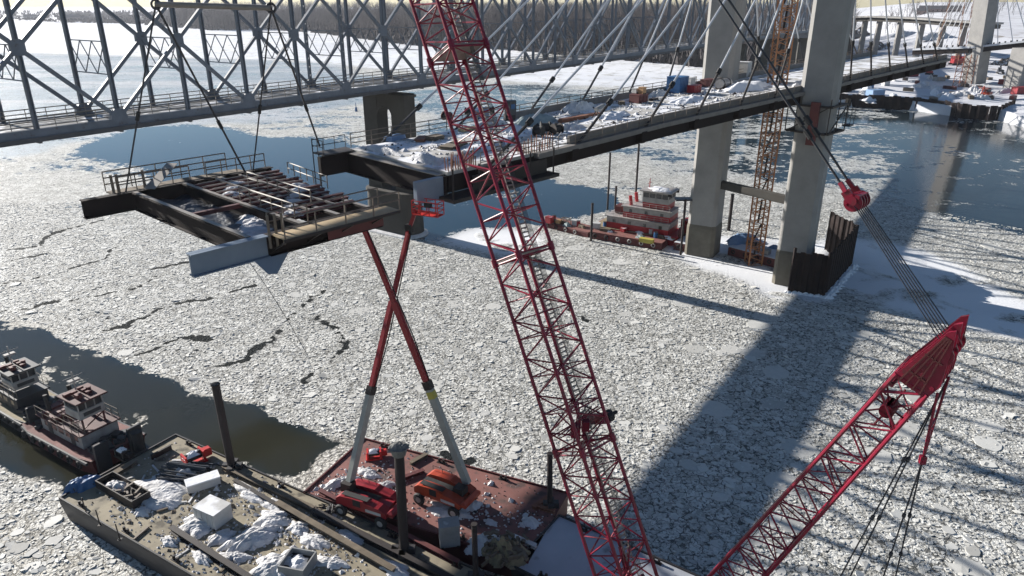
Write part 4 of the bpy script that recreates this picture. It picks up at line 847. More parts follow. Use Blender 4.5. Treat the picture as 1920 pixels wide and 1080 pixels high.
# crane house on its tracks, below the frame
hs = MB().bx(-2.2, 3.2, -7, 1.0, 1.0, 3.6, .2).build('house', M['red'], cr)
MB().bx(-1.6, 2.6, -9, -6.6, .6, 3.2, .15).build('counterweight', M['darksteel'], cr)
for x in (-3.4, 3.4): MB().bx(x-.6, x+.6, -5, 4, 0.02, 1.4, .3).build('track', M['black'], cr)
m_ = MB(); r_ = random.Random(2); hub = P0+BDIR*.6
for k in range(26): m_.tube(hub, P0+BDIR*r_.uniform(-1.5, 2.6)+a_n*r_.uniform(-1.4, 1.4)+b_n*r_.uniform(-1.2, 1.2), .05, 4)
m_.build('foot_bracing', M['red'], boom)

# ------------------------------------------------------------------ barges
def barge(name, A, B_, L_, zt, mdeck, mhull, label, group=None, coam=.12):
    """A,B = two deck corners of the short end; L_ = length away from it to the right of A->B"""
    A = V(A.x, A.y, 0); B_ = V(B_.x, B_.y, 0); y_ = (B_-A); wd = y_.length; y_.normalize(); x_ = V(y_.y, -y_.x, 0); rz = math.atan2(x_.y, x_.x)
    t = thing(name, A, rz, label, 'barge', group)
    h = MB(); k = .7; h.add([(k, .15, -.4), (L_, .15, -.4), (L_, wd-.15, -.4), (k, wd-.15, -.4), (0, 0, zt-.5), (L_, 0, zt-.5), (L_, wd, zt-.5), (0, wd, zt-.5), (0, 0, zt-.03), (L_, 0, zt-.03), (L_, wd, zt-.03), (0, wd, zt-.03)],
        [(3, 2, 1, 0), (8, 9, 10, 11), (0, 1, 5, 4), (1, 2, 6, 5), (2, 3, 7, 6), (3, 0, 4, 7), (4, 5, 9, 8), (5, 6, 10, 9), (6, 7, 11, 10), (7, 4, 8, 11)]); h.build('hull', M[mhull], t)
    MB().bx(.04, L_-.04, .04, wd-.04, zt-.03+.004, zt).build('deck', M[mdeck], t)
    if coam:
        c_ = MB(); c_.bx(0, L_, 0, coam, zt+.002, zt+.14); c_.bx(0, L_, wd-coam, wd, zt+.002, zt+.14); c_.bx(0, coam, coam, wd-coam, zt+.002, zt+.14); c_.build('gunwale', M[mhull], t)
    for i in range(int(L_/6)):
        for yy in (.45, wd-.45):
            q = (2.5+i*6, yy, zt); bl_ = MB()
            for dx in (-.22, .22): bl_.tube((q[0]+dx, yy, zt), (q[0]+dx, yy, zt+.38), .11, 8)
            bl_.bx(q[0]-.42, q[0]+.42, yy-.16, yy+.16, zt+.003, zt+.05); bl_.build('bollard', M['darksteel'], t)
    return t, x_, y_, wd
Z = 2.0
t1, X1, Y1, W1 = barge('deck_barge', g(110, 935, Z), g(330, 815, Z), 46, Z, 'barge', 'hull', 'long grey buff work barge littered with snow and gear in the lower left')
t2, X2, Y2, W2 = barge('deck_barge', g(568, 925, Z), g(682, 822, Z), (g(1046, 964, Z)-g(682, 822, Z)).length-.3, Z, 'redbarge', 'redhull', 'red oxide barge carrying the two orange boom lifts')
t3, X3, Y3, W3 = barge('deck_barge', g(958, 1062, Z), g(1048, 966, Z), 26, Z, 'shaded_cranedeck', 'hull', 'snow covered barge under the crane in shadow')
# spuds
def spud(u, v, utop, vtop, r, label, cap=False, lean=0):
    b = g(u, v, Z); yy = b.y; top = gy(utop, vtop, yy+lean)
    t = thing('spud_pile', (b.x, b.y, 0), 0, label, 'pile', 'spud piles of the barges'); q = V(top.x-b.x, top.y-b.y, top.z)
    MB().tube(V(0, 0, -2), q, r, 12).build('pipe', M['pile'], t)
    c_ = MB()
    if cap: c_.tube(q-V(0, 0, .1), q+V(0, 0, .55), r*1.35, 14, r*1.9); c_.heap((q.x, q.y, q.z+.5), r*2, r*2, .3, 4, 10); c_.build('cap', M['frost'], t)
    else: c_.tube(q+V(0, 0, .003), q+V(0, 0, .12), r*1.12, 12); c_.build('cap', M['darksteel'], t)
    cl = MB(); 
    for a in range(4): cl.box((math.cos(a*1.571)*r*1.7, math.sin(a*1.571)*r*1.7, Z+.25), (.5, .5, .5), a*1.571)
    cl.build('spud_well', M['hull'], t)
spud(437, 878, 404, 722, .34, 'leaning dark spud pile at the far edge of the grey barge')
spud(757, 1035, 748, 850, .36, 'thick spud pile with frosted cap between the two boom lifts', True)
spud(1033, 950, 1031, 852, .22, 'thin spud pile at the right end of the red barge')
spud(893, 1085, 889, 985, .2, 'thin rusty spud pile in front of the grey crate on the red barge')

# ------------------------------------------------------------------ boom lifts
def boom_lift(pu, pv, pz, tip, mid_f, chassis, basket, label, tone):
    piv = g(pu, pv, pz); c0 = g(chassis[0], chassis[1], Z); c1 = g(chassis[2], chassis[3], Z); xd = V(c1.x-c0.x, c1.y-c0.y, 0); L_ = xd.length; xd.normalize(); rz = math.atan2(xd.y, xd.x)
    t = thing('boom_lift', (c0.x, c0.y, Z), rz, label, 'boom lift', 'boom lifts reaching up from the red barge'); inv = (Matrix.Translation((c0.x, c0.y, Z)) @ Matrix.Rotation(rz, 4, 'Z')).inverted()
    lo = lambda p: inv @ Vector(p)
    MB().bx(.6, L_-.6, -.7, .7, .55, 1.0, .1).build('chassis', M['darksteel'], t)
    MB().bx(-.05, .6, -1.15, 1.15, 1.1, 1.35, .05).build('hose_tray', M['black'], bo_late) if False else None
    for x in (.5, L_-.5):
        MB().bx(x-.2, x+.2, -1.25, 1.25, .45, .75).build('axle', M['darksteel'], t)
        for y in (-1.3, 1.3):
            wv = MB().torus((x, y, .52), .36, .19, 'y', 18, 7).build('wheel', M['black'], t); MB().tube((x, y-.16, .52), (x, y+.16, .52), .26, 12).build('rim', M['white'], wv)
    bd = MB(); pr_ = [(0, .98), (0, 1.5), (.4, 1.8), (L_*.3, 1.9), (L_*.55, 1.92), (L_*.62, 1.78), (L_*.85, 1.66), (L_, 1.4), (L_, .98)]
    for y0, y1 in ((-1.25, -.42), (.42, 1.25)):
        n_ = len(pr_); bd.add([(x, y, z) for y in (y0, y1) for x, z in pr_], [tuple(range(n_))[::-1], tuple(range(n_, 2*n_))]+[(i, (i+1) % n_, (i+1) % n_+n_, i+n_) for i in range(n_)])
    bd.bx(.2, L_-.2, -.42, .42, 1.05, 1.5); bo = bd.build('turntable_body', M[tone], t)
    MB().bx(.2, L_*.7, -.3, .3, 1.505, 1.62).build('centre_channel', M['black'], bo)
    MB().bx(L_-.02, L_+.5, -1.1, 1.1, .9, 1.62, .22).build('counterweight', M[tone], t)
    MB().bx(L_*.35, L_*.5, -1.27, -1.251, 1.3, 1.9).build('vent_panel', M['black'], bo); MB().bx(.5, L_*.62, -1.1, -.6, 1.93, 1.96).build('hood_seam', M['black'], bo); MB().bx(L_*.6, L_*.9, -1.27, -1.252, 1.1, 1.35).build('warning_plate', M['whitebox'], bo); MB().rail((.3, 1.0, 1.9), (L_*.5, 1.0, 1.9), .35, .8, .03, (.35,)).build('guard_bar', M['black'], bo)
    pl = lo(piv); tl_ = lo(tip); mid = pl.lerp(tl_, mid_f)
    MB().bx(pl.x-.45, pl.x+.45, -.4, .4, 1.5, pl.z+.1).build('boom_pivot', M['darksteel'], t)
    b1 = MB().bar(V(pl.x, pl.y, pl.z-.2), mid, .46, .58); bo1 = b1.build('boom_base', M['liftgrey'], t)
    if not basket: MB().bar(mid-(mid-pl).normalized()*1.1, mid-(mid-pl).normalized()*.5, .49, .61).build('yellow_band', M['yellow'], bo1)
    MB().bar(mid-(mid-pl).normalized()*.3, mid+(mid-pl).normalized()*.4, .54, .66).build('boom_collar', M['darksteel'], bo1)
    m2 = mid.lerp(tl_, .55); MB().bar(mid, m2, .36, .46).build('boom_extension', M['liftred'], t); MB().bar(m2, tl_, .27, .36).build('boom_extension', M['liftred'], t)
    MB().tube(pl.lerp(mid, .05)+V(0, 0, -.8), pl.lerp(mid, .35), .1, 8).build('lift_cylinder', M['galv'], t)
    off = V(.25, .1, 0); MB().path([mid+off, mid.lerp(tl_, .33)+off*1.6, mid.lerp(tl_, .66)+off*1.3, tl_+off*.8], .05, 5).build('hose_track', M['black'], t)
    if basket:
        bk = lo(basket[0]); j0 = tl_; j1 = lo(basket[1])
        MB().box(tuple(j0), (.5, .5, .7)).build('jib_knuckle', M['black'], t); MB().bar(j0, j1, .24, .3).build('jib', M['liftred'], t)
        b_ = MB(); b_.box((bk.x, bk.y, bk.z), (2.3, 1.0, .06))
        for z in (.4, .75, 1.1):
            for x0, y0, x1, y1 in ((-1.15, -.5, 1.15, -.5), (1.15, -.5, 1.15, .5), (1.15, .5, -1.15, .5), (-1.15, .5, -1.15, -.5)): b_.tube((bk.x+x0, bk.y+y0, bk.z+z), (bk.x+x1, bk.y+y1, bk.z+z), .04, 5)
        for x in (-1.15, -.4, .4, 1.15):
            for y in (-.5, .5): b_.tube((bk.x+x, bk.y+y, bk.z), (bk.x+x, bk.y+y, bk.z+1.1), .045, 5)
        b_.build('basket', M['brightred'], t)
        MB().box((bk.x+.3, bk.y-.45, bk.z+.9), (.6, .25, .4)).build('control_box', M['black'], t)
    return t
boom_lift(655, 903, 4.2, (-8.2, 55.0, 23.1), .36, (650, 945, 742, 975), ((-6.6, 54.6, 24.4), (-7.6, 54.9, 24.6)), 'deep red boom lift left on the red barge with basket under the bridge end', 'liftred')
boom_lift(876, 902, 4.0, (-11.0, 51.5, 24.0), .4, (795, 925, 878, 958), None, 'bright orange boom lift right on the red barge reaching to the hanging segment', 'orange')
#==PART4==
# ------------------------------------------------------------------ towboats
def wins(m_, x0, x1, y, z0, z1, n, axis='x'):
    for i in range(n):
        a = x0+(x1-x0)*(i+.14)/n; b = x0+(x1-x0)*(i+.86)/n
        if axis == 'x': m_.bx(a, b, y-.02, y+.02, z0, z1)
        else: m_.bx(y-.02, y+.02, a, b, z0, z1)
def small_towboat(name, bowc, sternc, beam, label, hullm, housem, roofm, tall, group='towboats moored at the grey barge', scale=1.0):
    d = V(bowc.x-sternc.x, bowc.y-sternc.y, 0); L_ = d.length; rz = math.atan2(d.y, d.x); t = thing(name, (sternc.x, sternc.y, 0), rz, label, 'towboat', group)
    b = beam/2
    h = MB(); ring = lambda x, hw, z0, z1, f: [(x, -hw*f, z0), (x, hw*f, z0), (x, hw, z1), (x, -hw, z1)]
    h.loft([ring(0, b*.9, -.3, 1.5, .85), ring(L_*.12, b, -.6, 1.35, .95), ring(L_*.5, b, -.6, 1.3, .95), ring(L_*.85, b, -.6, 1.45, .95), ring(L_, b*.92, .2, 1.6, .9)]); h.build('hull', M[hullm], t)
    dk = MB(); dk.add([(.1, -b*.85, 1.52), (L_*.12, -b+.08, 1.37), (L_*.5, -b+.08, 1.32), (L_*.85, -b+.08, 1.47), (L_-.1, -b*.9, 1.62), (L_-.1, b*.9, 1.62), (L_*.85, b-.08, 1.47), (L_*.5, b-.08, 1.32), (L_*.12, b-.08, 1.37), (.1, b*.85, 1.52)], [(0, 1, 8, 9), (1, 2, 7, 8), (2, 3, 6, 7), (3, 4, 5, 6)]); dk.build('deck', M['reddeck' if tall > 1 else 'olive'], t)
    fn = MB()
    for s_ in (-1, 1):
        fn.tube((.3, s_*b*.95, 1.3), (L_*.15, s_*(b+.05), 1.15), .16, 6); fn.tube((L_*.15, s_*(b+.05), 1.15), (L_*.97, s_*(b+.02), 1.3), .16, 6)
    fn.build('rub_rail', M['towdark'], t)
    for k in range(7):
        for s_ in (-1, 1): MB().torus((L_*(.1+.13*k), s_*(b+.2), .95), .3, .13, 'y', 12, 6).build('tyre_fender', M['black'], t)
    MB().bx(L_, L_+.35, -b*.8, -b*.35, .2, 3.1, .06).build('push_knee', M['towdark'], t); MB().bx(L_, L_+.35, b*.35, b*.8, .2, 3.1, .06).build('push_knee', M['towdark'], t)
    hz = 2.85
    dh = MB().bx(L_*.2, L_*.78, -b*.62, b*.62, 1.33, hz, .08).build('deckhouse', M[housem], t)
    w_ = MB(); wins(w_, L_*.24, L_*.74, -b*.62, 2.0, 2.5, 5); wins(w_, L_*.24, L_*.74, b*.62, 2.0, 2.5, 5); w_.build('window', M['glass'], dh)
    for x in (L_*.3, L_*.62): MB().bx(x, x+.7, -b*.62-.04, -b*.62+.01, 1.4, 2.75).build('door', M['towdark'], dh)
    rf = MB().bx(L_*.17, L_*.8, -b*.7, b*.7, hz+.003, hz+.12).build('upper_deck', M[roofm], t)
    MB().rail((L_*.18, -b*.68, hz+.12), (L_*.79, -b*.68, hz+.12), 1, 1.2, .03, (1, .5)).build('railing', M['rail'], rf); MB().rail((L_*.18, b*.68, hz+.12), (L_*.79, b*.68, hz+.12), 1, 1.2, .03, (1, .5)).build('railing', M['rail'], rf)
    pz = hz+.12+tall; x0, x1 = L_*.54, L_*.54+2.4
    lg = MB()
    for x in (x0+.15, x1-.15):
        for y in (-1.0, 1.0): lg.bar((x, y, hz+.1), (x, y, pz), .14)
    lg.bar((x0+.15, -1.2, hz+.1), (x1-.15, -1.2, pz), .09); lg.bar((x0+.15, 1.2, hz+.1), (x1-.15, 1.2, pz), .09); lg.bar((x1-.15, -1.2, hz+.1), (x1-.15, 1.2, pz), .09)
    for zz in (hz+.6, hz+1.1): MB().rail((L_*.5, -1.3, zz-.5), (L_*.78, -1.3, zz-.5), .5, .9, .03, (.5,)).build('inner_rail', M['rail'], rf)
    if tall > .6: lg.build('wheelhouse_legs', M['redhull'], t)
    ph = MB().bx(x0, x1, -1.2, 1.2, pz, pz+.9, .05); ph.bx(x0+.05, x1-.05, -1.15, 1.15, pz+1.6, pz+1.85)
    for x in (x0+.08, x1-.08):
        for y in (-1.12, -.4, .4, 1.12): ph.bar((x, y, pz+.85), (x, y, pz+1.65), .09)
    pho = ph.build('wheelhouse', M['white'], t)
    MB().bx(x0+.12, x1-.12, -1.1, 1.1, pz+.901, pz+1.599).build('window', M['glass'], pho)
    ro = MB().bx(x0-.35, x1+.5, -1.5, 1.5, pz+1.853, pz+2.0, .04).build('roof', M[roofm], pho)
    MB().bx(x1-.01, x1+.06, -.8, .8, pz+.3, pz+.65).build('name_board', M['towdark'], pho)
    ms = MB(); ms.tube((x0+.3, 0, pz+2.0), (x0+.3, 0, pz+4.0), .06, 6); ms.tube((x0+.3, -.9, pz+3.5), (x0+.3, .9, pz+3.5), .035, 5); ms.bx(x0+.05, x0+.55, -.5, .5, pz+3.0, pz+3.2); ms.build('mast', M['white'], t)
    sd_ = MB(); sd_.tube((x0+1.2, .7, pz+2.0), (x0+1.2, .7, pz+2.4), .22, 10); sd_.box((x0+1.8, -.6, pz+2.2), (.5, .5, .4)); sd_.box((x0+.6, -1.0, pz+2.15), (.4, .6, .3)); [sd_.box((x0+.3+.35*k, (-1)**k*.4, pz+2.12), (.3, .5, .25)) for k in range(5)]; sd_.build('roof_gear', M['redhull'], ro)
    for s_ in (-1, 1): MB().tube((L_*.27, s_*b*.4, hz), (L_*.25, s_*b*.4, hz+2.1), .2, 10).build('exhaust_stack', M['black'], t)
    gr = MB(); r_ = random.Random(len(label))
    for k in range(34): gr.box((L_*(r_.uniform(.03, .19) if k % 2 else r_.uniform(.8, .97)), r_.uniform(-b*.7, b*.7), 1.5+r_.uniform(0, .25)), (r_.uniform(.3, 1), r_.uniform(.3, .8), r_.uniform(.2, .6)), r_.uniform(0, 3))
    gr.build('deck_gear', M['towdark'], t, stuff=True)
    up = MB()
    for k in range(30): up.box((L_*r_.uniform(.2, .45), r_.uniform(-b*.55, b*.55), hz+.12+r_.uniform(.1, .3)), (r_.uniform(.4, 1.1), r_.uniform(.3, .8), r_.uniform(.2, .6)), r_.uniform(0, 3))
    up.build('roof_gear', M['redhull'] if tall > 1 else M['towdark'], rf)
    return t
small_towboat('towboat', (g(190, 884, .5)+g(262, 834, .5))/2, (g(60, 806, .5)+g(128, 772, .5))/2, 5.6, 'small red and white towboat with raised wheelhouse pushing against the grey barge', 'redhull', 'white', 'maroon', 1.05)
small_towboat('towboat', (g(78, 812, .5)+g(142, 776, .5))/2+V(-.9, .2, 0), (g(-50, 740, .5)+g(20, 712, .5))/2, 4.8, 'small black and white towboat behind the red one at the left edge', 'hull', 'towdark', 'towdark', .5)

# main red and white towboat by the pylon
def big_towboat():
    s0 = (g(1122, 436, .4)+g(1140, 418, .4))/2; b0 = (g(1258, 464, .4)+g(1285, 436, .4))/2; d = V(b0.x-s0.x, b0.y-s0.y, 0); L_ = d.length; rz = math.atan2(d.y, d.x)
    t = thing('towboat', (s0.x, s0.y, 0), rz, 'large red and white towboat with three decks moored left of the pylon', 'towboat'); b = 3.3
    h = MB(); ring = lambda x, hw, z0, z1, f: [(x, -hw*f, z0), (x, hw*f, z0), (x, hw, z1), (x, -hw, z1)]
    h.loft([ring(-1, b*.8, 0, 1.4, .8), ring(2, b, -.6, 1.3, .9), ring(L_*.8, b, -.6, 1.4, .9), ring(L_+.6, b*.9, .2, 1.7, .9)]); h.build('hull', M['red2'], t)
    MB().bx(-.8, L_+.4, -b+.15, b-.15, 1.41, 1.5).build('deck', M['olive'], t)
    def tier(x0, x1, hw, z0, z1, nw, nm='deckhouse'):
        hh = (z1-z0); o = MB().bx(x0, x1, -hw, hw, z0, z0+hh*.5).build(nm, M['red2'], t); MB().bx(x0, x1, -hw, hw, z0+hh*.5+.002, z1).build('upper_band', M['white'], o)
        for s_ in (-1, 1):
            for i in range(nw): x = x0+(x1-x0)*(i+.5)/nw; MB().bx(x-.28, x+.28, s_*hw-.03, s_*hw+.03, z0+hh*.5, z0+hh*.78).build('window', M['glass'], o)
        MB().bx(x0-.3, x1+.3, -hw-.35, hw+.35, z1+.002, z1+.12).build('deck_edge', M['white'], o)
        MB().rail((x0, -hw-.3, z1+.12), (x1, -hw-.3, z1+.12), .9, 1.3, .03, (.9, .5)).build('railing', M['white'], o)
        return o
    tier(L_*.12, L_*.92, 2.7, 1.5, 3.7, 4); tier(L_*.32, L_*.92, 2.3, 3.82, 5.8, 3)
    MB().bx(L_*.55, L_*.88, -1.7, 1.7, 5.93, 6.9).build('wheelhouse_base', M['red2'], t)
    ph = MB(); x0, x1, z0 = L_*.55, L_*.88, 6.92; ph.bx(x0, x1, -1.9, 1.9, z0, z0+.9); ph.bx(x0, x1, -1.9, 1.9, z0+1.75, z0+2.0)
    for x in (x0+.06, x1-.06):
        for y in (-1.8, -.9, 0, .9, 1.8): ph.bar((x, y, z0+.9), (x, y, z0+1.8), .12)
    for x in np.linspace(x0+.1, x1-.1, 5):
        for y in (-1.83, 1.83): ph.bar((x, y, z0+.9), (x, y, z0+1.8), .12)
    p_ = ph.build('wheelhouse', M['white'], t); MB().bx(x0+.1, x1-.1, -1.78, 1.78, z0+.903, z0+1.747).build('window', M['glass'], p_)
    ro = MB().bx(x0-.5, x1+.5, -2.3, 2.3, z0+2.003, z0+2.15).build('roof', M['white'], p_); MB().heap(((x0+x1)/2, 0, z0+2.14), 2.6, 2.2, .25, 3, 14).build('roof_snow', M['snow'], ro)
    MB().tube((x0+.5, 0, z0+2.1), (x0+.5, 0, z0+3.9), .07, 6).tube((x0+.5, -1, z0+3.1), (x0+.5, 1, z0+3.1), .04, 5).build('mast', M['red2'], t)
    for s_ in (-1, 1): MB().tube((L_*.4, s_*1.4, 5.8), (L_*.38, s_*1.4, 7.6), .3, 10).build('exhaust_stack', M['red2'], t); MB().box((x1+.2, s_*2.0, z0+1.7), (.6, .3, .4)).build('search_light', M['black'], t)
    MB().box((L_*.22, 0, 4.6), (1.4, 2.0, 1.5), 0, .2).build('engine_casing', M['redhull'], t)
    for y in (-1.6, 1.6): MB().bx(L_+.5, L_+.9, y-.5, y+.5, .2, 3.2, .08).build('push_knee', M['redhull'], t)
big_towboat()
def box_thing(name, label, cat, c, d, rz, mt, group=None, ribs=0, extra=None, lid=None):
    t = thing(name, (c[0], c[1], c[2]), rz, label, cat, group)
    m_ = MB().bx(-d[0]/2, d[0]/2, -d[1]/2, d[1]/2, .02, d[2], .03)
    m_.build('body', M[mt], t)
    if ribs:
        rb = MB()
        for i in range(ribs):
            x = -d[0]/2+(i+.5)*d[0]/ribs
            for s_ in (-1, 1): rb.bx(x-.06, x+.06, s_*d[1]/2-.05, s_*d[1]/2+.05, .1, d[2]-.08)
        rb.build('ribs', M[mt], t, stuff=True)
    MB().bx(-d[0]/2-.03, d[0]/2+.03, -d[1]/2-.03, d[1]/2+.03, d[2]-.06, d[2]+.05).build('lid', M[lid or mt], t)
    for s_ in (-1, 1): MB().bx(s_*(d[0]/2-.15)-.1, s_*(d[0]/2-.15)+.1, -d[1]/2-.06, d[1]/2+.06, 0, .12).build('skid', M['darksteel'], t)
    return t
def snowheap(c, rx, ry, h, seed, rz, label, mt='snowdirty', group='snow heaps on the barges', n=26, name='snow_heap', cat='snow', rough=.24, flat=0):
    m_ = MB().heap((0, 0, 0), rx, ry, h, seed, n, 0, rough, flat); o = m_.build(name, M[mt]); o.location = c; o.rotation_euler = (0, 0, rz); o.data.polygons.foreach_set('use_smooth', [mt != 'snowdirty']*len(o.data.polygons)); tag(o, label, cat, group); return o
a1 = math.atan2(X1.y, X1.x)
ORD = ['first', 'second', 'third', 'fourth', 'fifth', 'sixth', 'seventh', 'eighth', 'ninth', 'tenth', 'eleventh', 'twelfth', 'thirteenth', 'fourteenth', 'fifteenth', 'sixteenth', 'seventeenth', 'eighteenth', 'nineteenth', 'twentieth']
ORD += ['twenty '+o_ for o_ in ORD[:9]]+['thirtieth']
# ---- on the grey barge
for i, (u, v, rx, ry, h, rr, lb) in enumerate([(302, 918, 3.0, 2.6, .35, .4, 'flat snow patch in shade beside the blue pipe bundle'), (268, 960, 1.0, .6, .3, 0, 'small snow clump at the left edge of the scrap bin'), (372, 985, 2.0, 1.5, .5, .2, 'snow heap in front of the pale equipment box'),
        (470, 1012, 3.0, 1.3, .6, 1.2, 'long snow ridge crossing the middle of the grey barge'), (512, 975, 1.9, 1.4, .4, .3, 'bright snow drift at the right of the long ridge'), (528, 1062, 2.4, 2.0, .7, .2, 'big snow heap around the square bin'),
        (468, 925, 2.6, .8, .35, -.1, 'strip of lumpy snow along the far gunwale'), (515, 948, 2.0, .7, .3, -.1, 'second strip of snow along the far gunwale'), (318, 1016, 1.2, .5, .3, 0, 'pointed snow scrap beside the dark beam'),
        (378, 1046, 1.6, .5, .3, -.2, 'narrow snow line beside the dark beam'), (655, 1010, 1.7, 1.0, .35, .2, 'snow lumps near the thick spud pile'), (740, 1068, 1.8, .8, .35, 0, 'snow on the grey barge at the foot of the thick spud pile'), (345, 868, 1.3, .5, .25, .5, 'snow rim behind the blue pipe bundle'), (300, 945, 2.2, .9, .35, .3, 'bright snow edge in front of the flat shaded patch'), (415, 1008, 1.4, .9, .35, 1.0, 'snow lumps in front of the pale equipment box'), (590, 1015, 1.8, .8, .3, -.1, 'snow patch near the brown beam at the seam'), (440, 1045, 1.4, .8, .3, .4, 'snow lumps at the foot of the long ridge'), (560, 990, 1.3, .8, .3, 0, 'snow clump beside the brown beam'), (620, 1055, 1.6, .8, .3, .2, 'snow patch right of the square bin'), (395, 945, 1.0, .5, .3, 0, 'snow behind the pale equipment box')]):
    p = g(u, v, Z); snowheap((p.x, p.y, Z+.005), rx, ry, h, 10+i, a1+rr, lb)
def pipe_bundle():
    p = g(352, 890, Z); t = thing('pipe_bundle', (p.x, p.y, Z), a1+.35, 'heaped bundle of dark blue pipes with snow between them', 'pipes'); r_ = random.Random(1)
    for k in range(30):
        y = r_.uniform(-1.5, 1.5); z = .12+(1-abs(y)/1.7)*r_.uniform(.0, .9); x = r_.uniform(-.4, .4); MB().tube((x-1.9, y+r_.uniform(-.3, .3), z), (x+1.9, y+r_.uniform(-.3, .3), z+r_.uniform(-.1, .1)), .09, 6).build('pipe', M['cageblack'], t)
    MB().heap((0, 0, 0), 1.7, 1.6, .7, 5, 16).build('snow_between', M['snowdirty'], t)
pipe_bundle()
p = g(360, 872, Z); 
def windlass(u, v, z, label, mt='brightred', s=1.0, rz=0):
    p = g(u, v, z); t = thing('winch', (p.x, p.y, z), rz, label, 'winch'); 
    MB().bx(-.9*s, .9*s, -.6*s, .6*s, 0.01, .18*s).build('bed', M[mt], t)
    for x in (-.7, .7): MB().bx(x*s-.08, x*s+.08, -.5*s, .5*s, .18*s, 1.0*s).build('side_frame', M[mt], t)
    MB().tube((-.6*s, 0, .65*s), (.6*s, 0, .65*s), .36*s, 14).build('drum', M['darksteel'], t); MB().box((1.1*s, .1, .5*s), (.7*s, .6*s, .7*s), 0, .08).build('motor', M[mt], t); MB().heap((0, 0, .85*s), .8*s, .5*s, .25, 4, 10).build('snow_cap', M['snow'], t)
windlass(364, 868, Z, 'bright red deck winch behind the blue pipe bundle', 'brightred', 1.1, .8)
windlass(702, 858, Z, 'small bright red winch at the back of the red barge', 'brightred', .8, .2)
windlass(232, 856, Z, 'dark mooring winch at the corner by the red towboat', 'darksteel', .8, a1)
p = g(382, 912, Z); box_thing('steel_tank', 'long white capped box beside the blue pipe bundle', 'tank', (p.x, p.y, Z), (2.6, 1.1, .8), a1+1.1, 'whitebox', lid='snow')
p = g(402, 975, Z); q = box_thing('equipment_box', 'pale grey equipment box with snow on its lid mid barge', 'box', (p.x, p.y, Z), (2.3, 1.7, 1.4), a1+.05, 'whitebox', ribs=4)
p = g(560, 1068, Z); t = thing('square_bin', (p.x, p.y, Z), a1+.3, 'open square grey bin filled with snow near the bottom edge', 'bin')
m_ = MB(); 
for x0, x1, y0, y1 in ((-1, 1, -1, -.9), (-1, 1, .9, 1), (-1, -.9, -.899, .899), (.9, 1, -.899, .899)): m_.bx(x0, x1, y0, y1, .02, 1.0)
m_.build('walls', M['greybox'], t); MB().heap((0, 0, .5), 1.0, 1.0, .4, 3, 10).build('snow_fill', M['snow'], t); MB().bx(-.9, .9, -.9, .9, .05, .55).build('floor', M['darksteel'], t)
p = g(232, 925, Z); t = thing('scrap_bin', (p.x, p.y, Z), a1-.02, 'long low steel bin of scrap and snow at the left end of the grey barge', 'bin')
m_ = MB()
for x0, x1, y0, y1 in ((-2.6, 2.6, -.8, -.7), (-2.6, 2.6, .7, .8), (-2.6, -2.5, -.699, .699), (2.5, 2.6, -.699, .699)): m_.bx(x0, x1, y0, y1, .02, .75)
m_.build('walls', M['darksteel'], t); MB().heap((-.8, 0, .3), 1.5, .75, .5, 8, 14).build('snow_fill', M['snowdirty'], t); m_ = MB(); r_ = random.Random(3)
for k in range(12): m_.box((1.2+r_.uniform(-1.1, 1.1), r_.uniform(-.5, .5), .45+r_.uniform(0, .3)), (r_.uniform(.3, .9), .15, .12), r_.uniform(0, 3))
m_.build('scrap', M['rail'], t); MB().bx(-2.4, 2.4, -.68, .68, .05, .3).build('floor', M['darksteel'], t)
def beam(u0, v0, u1, v1, w_, h_, label, mt='darksteel', z=Z, name='steel_beam', cat='beam'):
    a = g(u0, v0, z); b = g(u1, v1, z); c_ = (a+b)/2; t = thing(name, (c_.x, c_.y, z), math.atan2(b.y-a.y, b.x-a.x), label, cat, 'beams laid on the barges'); L_ = (b-a).length/2
    MB().bx(-L_, L_, -w_/2, w_/2, .01, .07).build('bottom_flange', M[mt], t); MB().bx(-L_, L_, -.05, .05, .071, h_-.06).build('web', M[mt], t); MB().bx(-L_, L_, -w_/2, w_/2, h_-.059, h_).build('top_flange', M[mt], t)
beam(322, 996, 470, 1092, .45, .5, 'long dark beam lying down the middle of the grey barge')
beam(440, 905, 560, 975, .35, .35, 'dark beam beside the strips of snow')
beam(520, 950, 740, 1078, .5, .55, 'long brown beam running to the foot of the thick spud pile', 'timber')
beam(590, 965, 860, 1100, .5, .5, 'dark beam at the seam of grey and red barges')
beam(600, 925, 860, 1060, .4, .4, 'rust red beam along the near side of the red barge', 'redhull')
beam(420, 880, 600, 965, .45, .4, 'pale timber fender along the far side of the grey barge', 'timber')
beam(195, 905, 255, 868, .6, .35, 'snowy timber across the head of the grey barge', 'timber')
beam(285, 862, 322, 842, .2, .5, 'short dark steel bracket at the far corner of the grey barge')
for i, (u, v, lb) in enumerate([(162, 962, 'first thin stanchion from the left on the near gunwale'), (188, 985, 'second thin stanchion from the left on the near gunwale'), (225, 1012, 'third thin stanchion from the left on the near gunwale')]):
    p = g(u, v, Z); t = thing('stanchion', (p.x, p.y, Z), 0, lb, 'stanchion', 'stanchions along the near gunwale'); MB().tube((0, 0, 0), (-.05, 0, 1.5), .045, 6).build('post', M['darksteel'], t); MB().bx(-.15, .15, -.15, .15, .005, .06).build('foot_plate', M['darksteel'], t)
p = g(158, 912, Z); t = thing('covered_bundle', (p.x, p.y, Z), a1+1.25, 'bundle under dark blue tarpaulin at the left corner of the grey barge', 'bundle'); MB().heap((0, 0, 0), 1.7, .8, .75, 3, 16, 0, .15, 1).build('tarpaulin', M['blue'], t); m_ = MB(); m_.bar((-.8, -.7, .3), (-.8, .7, .5), .06); m_.bar((.6, -.7, .3), (.6, .7, .5), .06); m_.build('lashings', M['rope'], t)
